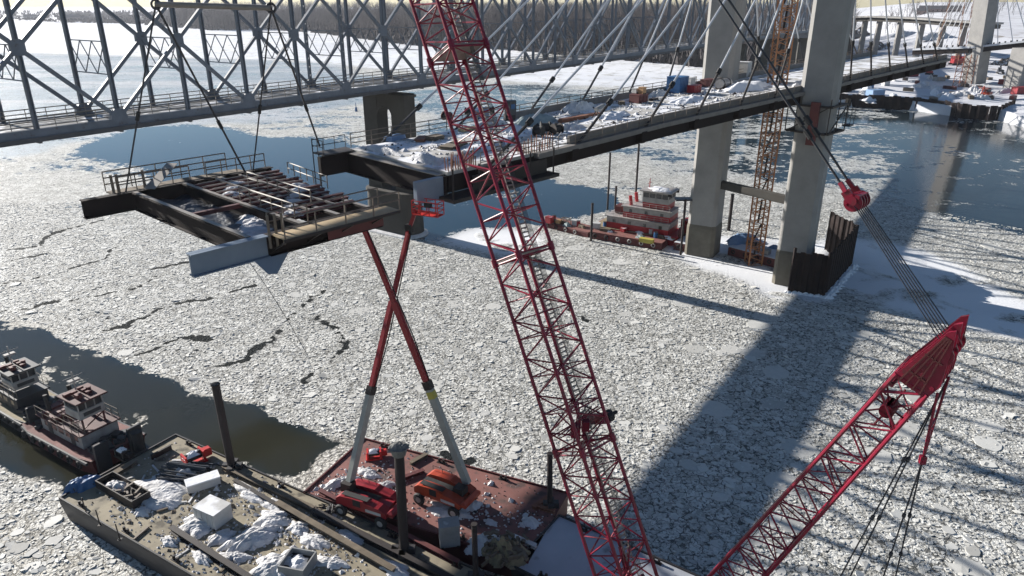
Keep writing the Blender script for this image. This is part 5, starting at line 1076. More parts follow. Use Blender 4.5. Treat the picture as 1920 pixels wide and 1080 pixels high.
p = g(262, 842, Z); t = thing('mooring_bitt', (p.x, p.y, Z), a1, 'stout black mooring post at the far corner between barge and towboat', 'bollard'); MB().tube((0, 0, 0), (0, 0, 1.7), .42, 12).build('post', M['black'], t); MB().tube((0, 0, 1.7), (0, 0, 1.85), .5, 12).build('cap', M['black'], t)
# loose bits: one thing each, small
r_ = random.Random(12)
pk = []
for i in range(60):
    x = r_.uniform(2, 34); y = r_.uniform(.8, W1-.8); p = X1*x+Y1*y+V(g(110, 935, Z).x, g(110, 935, Z).y, 0); u_, v_ = _pr(V(p.x, p.y, Z))
    if v_ < 1075: pk.append((u_, p, i))
pk.sort(key=lambda q: q[0])
for n_, (u_, p, i) in enumerate(pk[:28]):
    L_ = r_.uniform(.35, 1.6); mt, cn = r_.choice((('timber', 'brown'), ('darksteel', 'black'), ('rail', 'bronze'), ('whitebox', 'pale')))
    o = MB().bx(-L_/2, L_/2, -.07, .07, .005, r_.uniform(.06, .18)).build('plank', M[mt]); o.location = (p.x, p.y, Z); o.rotation_euler = (0, 0, r_.uniform(0, 3)); tag(o, '%s loose %s lying on the grey barge deck, %s from the left' % (cn, 'plank' if mt == 'timber' else 'bar', ORD[n_]), 'plank', 'loose planks and bars on the grey barge')
# ---- on the red barge
a2 = math.atan2(X2.y, X2.x)
for i, (u, v, rx, ry, h, rr, lb) in enumerate([(640, 905, 1.7, .9, .4, .9, 'snow heap at the left end of the deep red boom lift'), (690, 888, 1.5, .7, .3, 0, 'snow behind the deep red boom lift'), (724, 910, .9, .7, .3, .4, 'small snow patch between boom lift and spud pile'), (842, 958, 2.4, 1.2, .35, -.2, 'wide snow patch below the bright orange boom lift'), (878, 950, 1.2, 1.0, .5, .4, 'snow clump at the counterweight of the orange boom lift'),
        (908, 1020, 1.6, 1.5, .6, 0, 'snow heap beside the pile of rotten scrap'), (920, 980, .8, .4, .2, 0, 'small blue shaded snow patch right of the orange lift'), (995, 980, 1.0, .7, .35, 0, 'snow clump near the corner of the red barge'), (660, 1000, 1.0, .8, .3, 0, 'snow scraps in front of the deep red boom lift')]):
    p = g(u, v, Z); snowheap((p.x, p.y, Z+.005), rx, ry, h, 50+i, a2+rr, lb)
p = g(948, 1040, Z); t = thing('scrap_pile', (p.x, p.y, Z), 0, 'brown and green pile of rotten scrap on the red barge', 'scrap'); MB().heap((0, 0, 0), 1.9, 1.7, 1.1, 9, 26, 0, .5).build('debris', M['olive'], t); m_ = MB(); r_ = random.Random(6)
for k in range(50): a = V(r_.uniform(-1.5, 1.5), r_.uniform(-1.4, 1.4), r_.uniform(.3, 1)); m_.box(tuple(a), (r_.uniform(.2, .8), r_.uniform(.1, .3), r_.uniform(.1, .3)), r_.uniform(0, 3))
m_.build('lumps', M['timber'], t)
p = g(843, 1018, Z); q = box_thing('grey_crate', 'tall grey crate standing alone in the middle of the red barge', 'crate', (p.x, p.y, Z), (1.5, 1.1, 1.9), a2+.6, 'greybox', ribs=2)
for i, (u0, v0, u1, v1, lb, mt) in enumerate([(740, 905, 795, 885, 'dark red ribbed hose bundle between spud and orange lift', 'redhull'), (800, 855, 770, 872, 'short dark plank at the back of the red barge', 'timber'), (952, 1005, 1005, 1028, 'white plank lying near the corner of the red barge', 'whitebox'), (1000, 955, 1030, 935, 'rusty brace by the thin spud pile', 'rebar'), (1008, 952, 1040, 962, 'second rusty brace by the thin spud pile', 'rebar')]):
    beam(u0, v0, u1, v1, .4, .3, lb, mt)
m_ = MB(); r_ = random.Random(8)
for k in range(60):
    a = r_.uniform(0, 6.3); b = a+r_.uniform(.5, 1.6); r0 = r_.uniform(.4, 1); z = r_.uniform(.05, .35); m_.tube((r0*math.cos(a), r0*math.sin(a)*.8, z), (r0*math.cos(b), r0*math.sin(b)*.8, z+.1), .04, 4)
o = m_.build('cable_tangle', M['rope']); p = g(606, 962, Z); o.location = (p.x, p.y, Z); tag(o, 'tangled heap of dark cable on the left end of the red barge', 'cable')
o = MB().bx(-1.6, 1.6, -.9, .9, .01, .03).build('plywood_sheet', M['ply']); p = g(618, 948, Z); o.location = (p.x, p.y-2.3, Z); o.rotation_euler = (0, 0, a2); tag(o, 'buff sheet of plywood on the grey barge beside the seam', 'plywood')
def clods(name, n, seed, fn, label, mt='snowdirty', sz=(.05, .16)):
    r_ = random.Random(seed); m_ = MB()
    for k in range(n):
        p = fn(r_)
        if p is None: continue
        s_ = r_.uniform(*sz)*(2.2 if r_.random() < .06 else 1); q = [V(r_.uniform(-1, 1), r_.uniform(-1, 1), 0)*s_+V(*p) for _ in range(1)][0]; i0 = len(m_.v); a = r_.uniform(0, 6.3)
        for j in range(4): m_.v.append((q.x+s_*math.cos(a+j*1.57)*r_.uniform(.7, 1.3), q.y+s_*math.sin(a+j*1.57)*r_.uniform(.7, 1.3), q.z-.02))
        m_.v.append((q.x+s_*r_.uniform(-.3, .3), q.y+s_*r_.uniform(-.3, .3), q.z+s_*r_.uniform(.5, 1.0)))
        for j in range(4): m_.f.append((i0+j, i0+(j+1) % 4, i0+4))
    tag(m_.build(name, M[mt]), label, 'snow' if 'snow' in name else 'debris', kind='stuff')
bA, bB = V(g(110, 935, Z).x, g(110, 935, Z).y, Z), V(g(568, 925, Z).x, g(568, 925, Z).y, Z)
hp1 = [(302, 918), (372, 985), (470, 1012), (512, 975), (528, 1062), (468, 925), (560, 990), (440, 1045), (620, 1055), (395, 945), (340, 1030), (590, 1020), (250, 960), (600, 990)]
def f1(r_):
    if r_.random() < .8: c_ = g(*r_.choice(hp1), Z); return (c_.x+r_.gauss(0, 1.5), c_.y+r_.gauss(0, 1.2), Z+.01)
    p = bA+X1*r_.uniform(1, 30)+Y1*r_.uniform(.6, W1-.6); return tuple(p)
def inb(f, A, X, Y, L_, Wd):
    def h(r_):
        p = f(r_); d = V(*p)-A; a, b = d.dot(X), d.dot(Y); return p if .3 < a < L_-.3 and .3 < b < Wd-.3 else None
    return h
clods('snow_clods', 1500, 1, inb(f1, bA, X1, Y1, 44, W1), 'small clods of snow and ice strewn over the grey barge deck')
clods('deck_debris', 700, 2, inb(f1, bA, X1, Y1, 44, W1), 'dark crumbs and scraps strewn over the grey barge deck', 'timber', (.04, .13))
hp2 = [(640, 905), (690, 888), (842, 958), (878, 950), (908, 1020), (995, 980), (660, 1000), (724, 910), (620, 930)]
def f2(r_):
    if r_.random() < .75: c_ = g(*r_.choice(hp2), Z); return (c_.x+r_.gauss(0, 1.1), c_.y+r_.gauss(0, .9), Z+.01)
    return tuple(bB+X2*r_.uniform(.5, 18)+Y2*r_.uniform(.5, W2-.5))
L2_ = (g(1046, 964, Z)-g(682, 822, Z)).length
clods('snow_clods', 700, 3, inb(f2, bB, X2, Y2, L2_, W2), 'small clods of snow strewn around the boom lifts on the red barge')
clods('deck_debris', 500, 4, inb(f2, bB, X2, Y2, L2_, W2), 'dark crumbs and scraps strewn over the red barge', 'darksteel', (.04, .12))
def f3(r_): s_ = r_.uniform(.5, 60); return tuple(bp(s_, r_.uniform(.8, BW-.8), .01))
clods('snow_clods', 900, 5, f3, 'small lumps of trodden snow strewn over the bridge deck', 'snowdirty', (.08, .24)); clods('deck_debris', 450, 6, f3, 'dark scraps strewn over the bridge deck', 'darksteel', (.06, .2))
# ---- things on the new bridge deck
def on_deck(s, t): return bp(s, t, .005)
def dp(u, v):                              # deck coordinates under a photo pixel
    z = 28.0
    for _ in range(6): p = g(u, v, z)-B0; s_ = p.x*BD.x+p.y*BD.y; z = zb(max(-10, min(s_, 290)))
    return s_, p.x*BN.x+p.y*BN.y
def db(name, label, cat, u, v, d, mt, ribs=0, rz=0, lid=None): q = on_deck(*dp(u, v)); return box_thing(name, label, cat, tuple(q), d, lrz+rz, mt, ribs=ribs, lid=lid)
db('shipping_container', 'blue shipping container standing on the snowy bridge deck', 'container', 1269, 173, (2.6, 2.0, 2.1), 'blue', 6, .1)
db('shipping_container', 'tan container beside the far pylon leg on the deck', 'container', 1356, 146, (3.0, 2.2, 2.2), 'tan', 6, .1)
db('site_box', 'small white site box right of the tan container on the deck', 'box', 1391, 144, (1.6, 2.2, 2.3), 'whitebox', 2, .1)
db('tool_chest', 'dark red tool chest right of the blue container', 'box', 1301, 174, (1.9, 1.1, 1.0), 'redbox', 3)
db('tool_chest', 'pale box between the blue container and the red chest', 'box', 1293, 166, (1.2, 1.0, 1.5), 'whitebox', 2)
db('tool_chest', 'low reddish box behind the red chest on the deck', 'box', 1325, 162, (2.2, 1.0, 1.0), 'redhull', 2)
db('skip', 'dark maroon skip loaded with pale boxes on the bridge deck', 'skip', 1197, 192, (2.0, 1.5, 1.0), 'redhull', 3)
q = on_deck(*dp(1203, 192))+V(0, 0, 1.05); box_thing('crate', 'pale tan crate standing in the maroon skip', 'crate', tuple(q), (.7, .7, .8), lrz, 'tan')
q = on_deck(*dp(1190, 191))+V(0, 0, 1.05); box_thing('crate', 'white crate standing in the maroon skip', 'crate', tuple(q), (.6, .7, .6), lrz, 'whitebox')
q = on_deck(*dp(1356, 166)); t = thing('fuel_tank', tuple(q), lrz+.1, 'white cylindrical tank lying on the deck near the pylon', 'tank'); MB().tube((-1.6, 0, .75), (1.6, 0, .75), .6, 18).build('shell', M['white'], t)
for x in (-1.0, 1.0): MB().bx(x-.12, x+.12, -.7, .7, .01, .7).build('saddle', M['darksteel'], t); MB().torus((x, 0, .75), .62, .06, 'x', 18, 5).build('strap', M['black'], t)
def reel(u, v, r, mt, label, rz=0):
    q = on_deck(*dp(u, v)); t = thing('cable_reel', tuple(q), lrz+rz, label, 'cable reel', 'reels and coils on the bridge deck')
    MB().tube((0, -.4, r), (0, .4, r), r*.7, 14).build('wound_cable', M['black'], t)
    for y in (-.44, .44): MB().tube((0, y-.04, r), (0, y+.04, r), r, 16).build('flange', M[mt], t)
for a in ((1010, 256, .55, 'black', 'leftmost black coil of the cluster by the near parapet', .3), (1022, 250, .6, 'black', 'large black coil in the middle of the cluster by the near parapet', .9), (1044, 252, .55, 'darksteel', 'dark coil at the right end of the cluster by the near parapet', 1.4), (1036, 246, .45, 'black', 'small black coil behind the cluster by the near parapet', .1),
          (838, 226, .5, 'redhull', 'small dark red reel at the far rail', 0), (880, 216, .45, 'black', 'black reel at the far rail left of the pale generator', .6), (918, 214, .45, 'black', 'black reel at the far rail right of the pale generator', 1.1)): reel(*a[:5], rz=a[5])
def mound(u, v, rx, ry, h, mt, label, seed, rough=.35, nm='snow_heap', ct='snow', grp='snow heaps on the bridge deck', rz=0): q = on_deck(*dp(u, v)); return snowheap(tuple(q), rx, ry, h, seed, lrz+rz, label, mt, grp, 26, nm, ct, rough)
mound(715, 283, 1.0, 3.6, .4, 'snowdirty', 'longer snow ridge along the cut end of the deck', 1); mound(800, 301, 1.2, 2.6, .5, 'snowdirty', 'taller snow ridge at the near corner of the cut end', 2)
mound(1003, 231, 3.2, 1.6, 1.0, 'greygreen', 'heap under faded grey green tarpaulin on the deck', 3, .25, 'covered_heap', 'tarpaulin', None); mound(1085, 206, 3.6, 1.4, .9, 'snowdirty', 'snow covered lumber stack behind the rusty beams', 4)
mound(1070, 240, 2.2, 1.3, .5, 'snowdirty', 'snow bank against the near parapet right of the coils', 5); mound(1150, 217, 3.8, 1.6, .4, 'snow', 'long smooth snow bank before the maroon skip', 6); mound(1400, 165, 6.5, 3.0, .9, 'snow', 'deep blue shaded snow by the pylon on the deck', 7); mound(1290, 188, 4.5, 1.8, .45, 'snow', 'snow bank in front of the blue container', 8); mound(1236, 178, 2.2, 1.1, .6, 'snowdirty', 'lumpy snow left of the blue container', 9)
mound(925, 232, 2.4, 1.0, .5, 'snowdirty', 'snow heap behind the crane boom on the deck', 20); mound(965, 245, 1.8, .9, .5, 'snow', 'snow heap between crane boom and black coils', 21); mound(1115, 190, 2.6, .9, .5, 'snow', 'drift along the far rail above the lumber', 22); mound(1500, 160, 3.5, 1.4, .6, 'snowdirty', 'snow beside the near pylon leg on the deck', 23)
for i, (u, v, L_, w_, mt, lb) in enumerate([(790, 263, 2.4, 1.0, 'rebar', 'stack of reddish boards on the deck end'), (815, 262, 1.8, 1.1, 'timber', 'snowy boards beside the reddish stack'), (880, 244, 2.6, .9, 'ply', 'yellow formwork boards behind the crane boom'), (1075, 226, 4.6, .6, 'rebar', 'long rusty beams in the snow on the deck'), (1105, 218, 3.5, .5, 'rebar', 'second layer of rusty beams on the deck'), (740, 262, 2.4, 1.0, 'bluetarp', 'pale blue panels lying on the deck end'), (850, 275, 3.4, 1.4, 'timber', 'dark boards lying at the middle of the deck end'), (1165, 196, 1.4, .7, 'timber', 'dark boards left of the maroon skip'), (1225, 188, 1.8, .7, 'darksteel', 'dark steel left of the blue container')]):
    q = on_deck(*dp(u, v)); t = thing('board_stack', tuple(q), lrz+[.7, .2, .1, 0, -.05, .3, .4, .8, .2][i], lb, 'boards', 'stacks of boards on the bridge deck')
    for k in range(2+i % 2): MB().bx(-L_/2+k*.08, L_/2-k*.05, -w_/2, w_/2, .02+k*.14, .13+k*.14).build('board_layer', M[mt], t)
    for x in (-L_*.3, L_*.3): MB().bx(x-.06, x+.06, -w_/2-.05, w_/2+.05, .001, .019).build('bearer', M['timber'], t)
q = on_deck(*dp(957, 226)); t = thing('generator_cabinet', tuple(q), lrz, 'dark generator cabinet with a thin antenna standing on the deck right of the boom', 'generator'); MB().bx(-.5, .5, -.42, .42, .6, 2.2, .05).build('cabinet', M['cageblack'], t); MB().tube((.1, 0, 2.2), (.1, 0, 3.4), .03, 6).build('antenna', M['darksteel'], t); MB().bx(-.42, .42, -.4, .4, .05, .6).build('base', M['darksteel'], t); MB().bx(-.3, .3, -.44, -.421, 1.3, 1.8).build('screen_panel', M['blue'], t)
q = on_deck(*dp(900, 222)); box_thing('generator', 'pale blue generator box behind the crane boom on the deck', 'generator', tuple(q), (1.8, 1.1, 1.1), lrz, 'bluetarp', ribs=3)
q = on_deck(*dp(1117, 222)); t = thing('hydraulic_jack', tuple(q), lrz, 'grey stressing jack on its stand by a stay cable', 'jack'); MB().tube((0, 0, .9), (1.3, 0, 1.2), .3, 12).build('cylinder', M['greybox'], t); m_ = MB(); m_.bar((0, -.5, 0), (.1, 0, .9), .1); m_.bar((0, .5, 0), (.1, 0, .9), .1); m_.bar((1.2, 0, 0), (1.1, 0, 1.1), .1); m_.build('stand', M['darksteel'], t)
# ------------------------------------------------------------------ tower crane mast between the legs
bcen = g(1412, 494, 0); topz = 62
tc_ = thing('tower_crane', (bcen.x, bcen.y, 0), 0, 'ochre tower crane mast of close lattice rising between the pylon legs', 'crane')
e = 1.05; e_out = V(bcen.x, bcen.y, 0)
for x, y in ((-e, -e), (e, -e), (e, e), (-e, e)): MB().bar((x, y, -.5), (x, y, topz), .2).build('chord', M['mast'], tc_)
cor = [(-e, -e), (e, -e), (e, e), (-e, e)]
for i in range(4):
    a, b = cor[i], cor[(i+1) % 4]; m_ = MB(); n = int(topz/1.5)
    for k in range(n):
        z = k*1.5; m_.bar((a[0], a[1], z), (b[0], b[1], z+.75), .09); m_.bar((b[0], b[1], z+.75), (a[0], a[1], z+1.5), .09); m_.bar((a[0], a[1], z), (b[0], b[1], z), .09) if k % 2 == 0 else None
    m_.build('lacing', M['mast'], tc_)
m_ = MB()
for k in range(16): m_.bar((-.3, -.6+1.2*(k % 2), k*3.6), (.3, .6-1.2*(k % 2), k*3.6+3.4), .3, .08)
m_.build('ladder', M['darksteel'], tc_)
# cofferdam of dark sheet piles
CF = [g(1479, 548), g(1543, 557), g(1594, 498), gy(1546, 470, 118)]
t = thing('cofferdam', (CF[1].x, CF[1].y, 0), 0, 'dark sheet pile wall around the foot of the near pylon leg', 'sheet piling'); co_ = V(CF[1].x, CF[1].y, 0)
def sheetwall(p, q, z0, z1, name='sheet_wall'):
    d = V(q.x-p.x, q.y-p.y, 0); L_ = d.length; d.normalize(); nn = V(-d.y, d.x, 0); k = max(2, int(L_/.7)); m_ = MB(); r_ = random.Random(int(L_*10)); pts = []
    for i in range(k):
        o_ = .1*(1 if i % 2 else -1); zz = z0+(z1-z0)*i/k+r_.choice((-.05, 0, 0, .05, .2)); a = p+d*(L_*i/k); b = p+d*(L_*(i+.72)/k); m_.bar(V(a.x, a.y, zz/2-.5)+nn*o_-co_, V(b.x, b.y, zz/2-.5)+nn*o_-co_, .07, zz+1); c2 = p+d*(L_*(i+1)/k); m_.bar(V(b.x, b.y, zz/2-.5)+nn*o_-co_, V(c2.x, c2.y, zz/2-.5)-nn*o_-co_, .07, zz+.9)
    return m_.build(name, M['sheet'], t)
sheetwall(CF[0], CF[1], 6.3, 6.3); sheetwall(CF[1], CF[2], 6.3, 7.0); sheetwall(CF[2], CF[3], 6.8, 6.8); 
for p in (CF[0], CF[1], CF[2]): MB().bar(V(p.x, p.y, -1)-co_, V(p.x, p.y, 6.9)-co_, .35).build('king_pile', M['sheet'], t)
m_ = MB()
for f in np.linspace(0, 1, 7): p = CF[0].lerp(CF[1], f); m_.heap((p.x-co_.x, p.y-co_.y, -.02), .9, .5, .35, int(f*10), 8)
for f in np.linspace(0, 1, 12): p = CF[1].lerp(CF[2], f); m_.heap((p.x-co_.x+.5, p.y-co_.y-.3, -.02), 1.1, .8, .4, 30+int(f*10), 8)
m_.build('ice_fringe', M['snow'], t, stuff=False)
# barges and gear around the pylon foot
def flat_barge(p0, p1, wd, zt, label, md='redbarge', mh='redhull', off=0):
    a = V(p0.x, p0.y, 0); b = V(p1.x, p1.y, 0); d = (b-a); L_ = d.length; d.normalize(); rz = math.atan2(d.y, d.x); t = thing('work_barge', tuple(a), rz, label, 'barge', 'small work barges by the pylon')
    MB().bx(0, L_, 0, wd, -.4, zt-.05, .12).build('hull', M[mh], t); MB().bx(.05, L_-.05, .05, wd-.05, zt-.049, zt).build('deck', M[md], t)
    for k in range(int(L_/2.2)): MB().torus((1+k*2.2, -.1, zt*.55), .3, .1, 'y', 10, 5).build('tyre_fender', M['white' if md == 'redbarge' and k > 1 else 'black'], t)
    return t, a, d, V(-d.y, d.x, 0)
tA, aA, dA, nA = flat_barge(g(1106, 447, 0), g(1240, 470, 0), 5.4, 1.3, 'low red barge crowded with gear in front of the large towboat')
tB, aB, dB, nB = flat_barge(g(1018, 425, 0), g(1102, 446, 0), 4.0, 1.0, 'small cluttered red barge left of the large towboat')
tC, aC, dC, nC = flat_barge(g(1364, 478, 0), g(1480, 510, 0), 7.5, 1.5, 'brown barge with deep snow between the pylon legs', 'snowdeck')
tD, aD, dD, nD = flat_barge(g(1262, 468, 0), g(1300, 476, 0), 6.0, 1.4, 'dark barge end showing left of the far pylon leg', 'snowdeck')
def gear(a, d, nrm, L_, wd, z, n, seed, place, zone=''):
    r_ = random.Random(seed); kinds = ['crate', 'drum', 'timber_pile', 'snow_heap', 'steel_frame', 'tarp_bundle']
    cols = {'crate': [('greybox', 'grey'), ('redbox', 'red'), ('tan', 'tan'), ('whitebox', 'white')], 'drum': [('blue', 'blue'), ('redbox', 'red'), ('darksteel', 'dark')], 'timber_pile': [('timber', 'brown'), ('darksteel', 'dark')], 'steel_frame': [('redhull', 'dark red'), ('darksteel', 'black'), ('rail', 'brown')], 'tarp_bundle': [('bluetarp', 'blue'), ('greygreen', 'grey green')]}
    for i in range(n):
        x = L_*(i+.5)/n+r_.uniform(-.4, .4); y = r_.uniform(.12, .88)*wd; p = a+d*x+nrm*y; k = kinds[i % 6] if i % 6 != 3 or r_.random() < .8 else 'crate'; rz = math.atan2(d.y, d.x)+r_.uniform(-.4, .4)
        pos = '%s from its left end' % ['first', 'second', 'third', 'fourth', 'fifth', 'sixth', 'seventh', 'eighth', 'ninth', 'tenth', 'eleventh', 'twelfth', 'thirteenth', 'fourteenth', 'fifteenth', 'sixteenth', 'seventeenth', 'eighteenth'][i]
        if k == 'snow_heap':
            snowheap((p.x, p.y, z), r_.uniform(.9, 1.7), r_.uniform(.6, 1.0), r_.uniform(.3, .6), seed+i, rz, 'snow heap on %s, item %s' % (place, pos), 'snow', 'gear on %s' % place, 14); continue
        mt, cn = r_.choice(cols[k]); t = thing(k, (p.x, p.y, z), rz, '%s %s on %s, %s' % (cn, k.replace('_', ' '), place, pos), k.replace('_', ' '), 'gear on %s' % place)
        if k == 'crate': s_ = r_.uniform(.8, 1.5); MB().bx(-s_/2, s_/2, -.5, .5, .05, s_*.75, .03).build('box', M[mt], t); MB().bx(-s_/2-.04, s_/2+.04, -.54, .54, s_*.75+.002, s_*.75+.07).build('lid', M[mt], t)
        elif k == 'drum': MB().tube((0, 0, .01), (0, 0, 1.0), .35, 12).build('barrel', M[mt], t); MB().tube((0, 0, 1.0), (0, 0, 1.05), .37, 12).build('rim', M['darksteel'], t)
        elif k == 'timber_pile':
            for q_ in range(3): MB().bx(-1.1, 1.1-.1*q_, -.3, .3, .02+q_*.16, .16+q_*.16).build('timber', M[mt], t)
        elif k == 'steel_frame':  # open braced steel frame with a low box inside
            m_ = MB(); hh = r_.uniform(.8, 1.5)
            for sx in (-.8, .8):
                for sy in (-.4, .4): m_.bar((sx, sy, 0), (sx, sy, hh), .1)
            for sy in (-.4, .4): m_.bar((-.8, sy, hh), (.8, sy, hh), .1); m_.bar((-.8, sy, 0), (.8, sy, hh), .08)
            m_.bar((-.8, -.4, hh), (-.8, .4, hh), .1); m_.bar((.8, -.4, hh), (.8, .4, hh), .1); m_.build('frame', M[mt], t); MB().bx(-.5, .5, -.3, .3, .03, .4).build('engine', M['darksteel'], t)
        else: MB().heap((0, 0, 0), 1.1, .7, .6, seed+i, 12, 0, .2).build('cover', M[mt], t); MB().bar((-.5, -.6, .2), (-.5, .6, .35), .05).build('lashing', M['rope'], t)
gear(aA, dA, nA, 13.5, 5.2, 1.305, 16, 100, 'the low red barge'); gear(aB, dB, nB, 8.3, 3.8, 1.005, 9, 140, 'the small cluttered barge'); gear(aC, dC, nC, 12, 7, 1.505, 12, 170, 'the brown barge between the legs')
p = g(1212, 455, 1.3); box_thing('yellow_mat', 'yellow green box on the low red barge near its right end', 'box', (p.x, p.y, 1.31), (2.4, .9, .7), math.atan2(dA.y, dA.x), 'yellow')
p = g(1030, 418, 1.0); box_thing('deck_locker', 'small bright red locker at the left end of the small cluttered barge', 'locker', (p.x, p.y, 1.01), (1.3, 1.1, 1.2), math.atan2(dB.y, dB.x), 'redbox')
p = g(1292, 440, 1.0); box_thing('shipping_container', 'red container half hidden left of the far pylon leg', 'container', (p.x, p.y, 1.41), (2.4, 2.2, 2.4), .6, 'redbox', ribs=4); p = g(1390, 452, 1.5); snowheap((p.x, p.y, 1.51), 3.5, 2.2, 1.3, 88, .5, 'blue shaded snow covered heap beside the tower crane foot', 'bluetarp', None)  # shade on this snow heap is put in as a blue base colour
for i, (u, v, vt, r, lb) in enumerate([(1108, 452, 382, .22, 'short red brown mooring pile at the front of the low red barge'), (1139, 392, 287, .2, 'tall thin pile behind the stern of the large towboat'), (1152, 412, 350, .2, 'medium pile beside the stern of the large towboat'), (1191, 380, 271, .22, 'tallest thin pile behind the large towboat'), (1276, 478, 375, .2, 'left pile of the dark pair beside the far pylon leg'), (1288, 470, 378, .2, 'right pile of the dark pair beside the far pylon leg'), (1366, 432, 365, .3, 'dark pile under the crossbeam right of the far pylon leg')]):
    b = g(u, v, 0); top = gy(u, vt, b.y); t = thing('mooring_pile', (b.x, b.y, 0), 0, lb, 'pile', 'piles near the pylon'); MB().tube((0, 0, -1), (0, 0, top.z), r, 10).build('shaft', M['pile'], t); MB().tube((0, 0, top.z), (0, 0, top.z+.12), r*1.15, 10).build('cap', M['darksteel'], t)
b = g(1284, 474); top = gy(1284, 376, b.y); o = MB().bx(-1.6, 1.6, -.9, .9, 0, .25).build('pile_platform', M['cageblack']); o.location = (top.x, top.y, top.z+.13); tag(o, 'small dark platform on top of the dark pair of piles', 'platform')
p = g(668, 209); t = thing('buoy', (p.x, p.y, 0), 0, 'small dark blue buoy floating in ice beyond the old pier', 'buoy'); MB().tube((0, 0, -.3), (0, 0, 1.6), .55, 12, .4).build('float', M['blue'], t); MB().tube((0, 0, 1.6), (0, 0, 3.4), .12, 6).build('topmark', M['blue'], t)
# ------------------------------------------------------------------ right bank works, far half of the bridge, viaduct
def ob(u, v): h = onbank(u, v); return V(h.x, h.y, h.z)
def bankwall():
    pts = [g(u, v) for u, v in ((1557, 199), (1640, 203), (1700, 206), (1760, 213), (1800, 221), (1850, 226), (1872, 225), (1898, 212))]
    c0 = pts[0]; t = thing('sheet_pile_quay', tuple(c0), 0, 'dark brown sheet pile quay wall along the right bank', 'quay wall')
    for a, b in zip(pts[:-1], pts[1:]):
        d = (b-a); L_ = d.length; d.normalize(); nn = V(-d.y, d.x, 0); k = max(2, int(L_/1.4)); m_ = MB()
        for i in range(k): o_ = .35*(1 if i % 2 else -1); z = 5.0+.25*math.sin(i*1.7+a.x); m_.bar(a+d*(L_*i/k)+nn*o_-c0+V(0, 0, z/2-.5), a+d*(L_*(i+1)/k+.05)-nn*o_*.2-c0+V(0, 0, z/2-.5), .2, z+1)
        m_.build('wall_panel', M['sheet'], t)
bankwall()
def rbox(u, v, d, mt, label, name='shipping_container', cat='container', rz=.3, ribs=5): p = ob(u, v); box_thing(name, label, cat, (p.x, p.y, p.z-.1), d, rz, mt, ribs=ribs, group='gear on the right bank')
rbox(1705, 143, (9, 3, 3.2), 'redbox', 'long dark red container under the bridge on the right bank'); rbox(1888, 158, (8, 3, 2.4), 'redbox', 'dark red container behind the far pylon leg'); rbox(1915, 176, (9, 3, 3.0), 'redbox', 'red and white box at the right edge of the bank'); rbox(1790, 118, (4, 3, 4), 'redbox', 'small red cabin by the orange scaffold')
rbox(1620, 165, (7, 4, 3), 'bluetarp', 'blue covered stack at the left end of the right bank'); rbox(1640, 180, (6, 4, 2.6), 'bluetarp', 'second blue covered stack nearer the quay'); rbox(1760, 152, (5, 3, 2), 'greybox', 'grey box left of the orange scaffold'); rbox(1585, 150, (5, 3, 2.5), 'greybox', 'grey shed just right of the near pylon leg'); rbox(1660, 160, (3, 2, 3), 'whitebox', 'white cabin on the snowy right bank')
ORD = ['first', 'second', 'third', 'fourth', 'fifth', 'sixth', 'seventh', 'eighth', 'ninth', 'tenth', 'eleventh', 'twelfth', 'thirteenth', 'fourteenth', 'fifteenth', 'sixteenth', 'seventeenth', 'eighteenth', 'nineteenth', 'twentieth']
ORD += ['twenty '+o_ for o_ in ORD[:9]]+['thirtieth']
rr_ = random.Random(77)
for i, u in enumerate(sorted(rr_.uniform(1565, 1900) for _ in range(30))):
    v = rr_.uniform(148, 190); p = ob(u, v)
    snowheap((p.x, p.y, p.z-.2), rr_.uniform(2, 6), rr_.uniform(1.5, 4), rr_.uniform(.8, 2.6), 300+i, rr_.uniform(0, 3), '%s snow mound on the right bank, %s from the left' % (['rough', 'smooth', 'low'][i % 3], ORD[i]), 'snowdirty' if i % 3 else 'snow', 'snow mounds on the right bank', 14)
for i, u in enumerate(sorted(rr_.uniform(1565, 1905) for _ in range(28))):
    v = rr_.uniform(128, 192); p = ob(u, v)
    t = thing('material_stack', (p.x, p.y, p.z), rr_.uniform(0, 3), 'stack of %s on the right bank, %s from the left' % (['dark steel', 'snowy timber', 'dark red steel', 'brown bars'][i % 4], ORD[i]), 'material', 'stacks of material on the right bank'); L_ = rr_.uniform(2, 6)
    for q_ in range(3): MB().bx(-L_/2, L_/2, -.8, .8, q_*.5, q_*.5+.4).build('layer', M[('darksteel', 'timber', 'redhull', 'rail')[i % 4]], t)
for i, (u, v, rx, ry, h, mt, lb) in enumerate([(1612, 70, 26, 12, 11, 'earth', 'steep snowy abutment mound just right of the near pylon leg'), (1650, 92, 20, 10, 6, 'earth', 'lower brown mound in front of the abutment'), (1700, 66, 24, 10, 5, 'snowdirty', 'snowy embankment under the viaduct'), (1760, 72, 26, 9, 6, 'snowdirty', 'white lumpy embankment left of the far pylon'), (1890, 120, 18, 9, 5, 'earth', 'brown mound between the two far pylon legs'), (1590, 110, 14, 7, 5, 'earth', 'brown mound beside the near pylon leg on the bank')]):
    p = ob(u, v); snowheap((p.x, p.y, p.z-1), rx*.7, ry*.7, h*.8, 500+i, .4, lb, mt, None, 26, 'earth_mound', 'mound', .3)
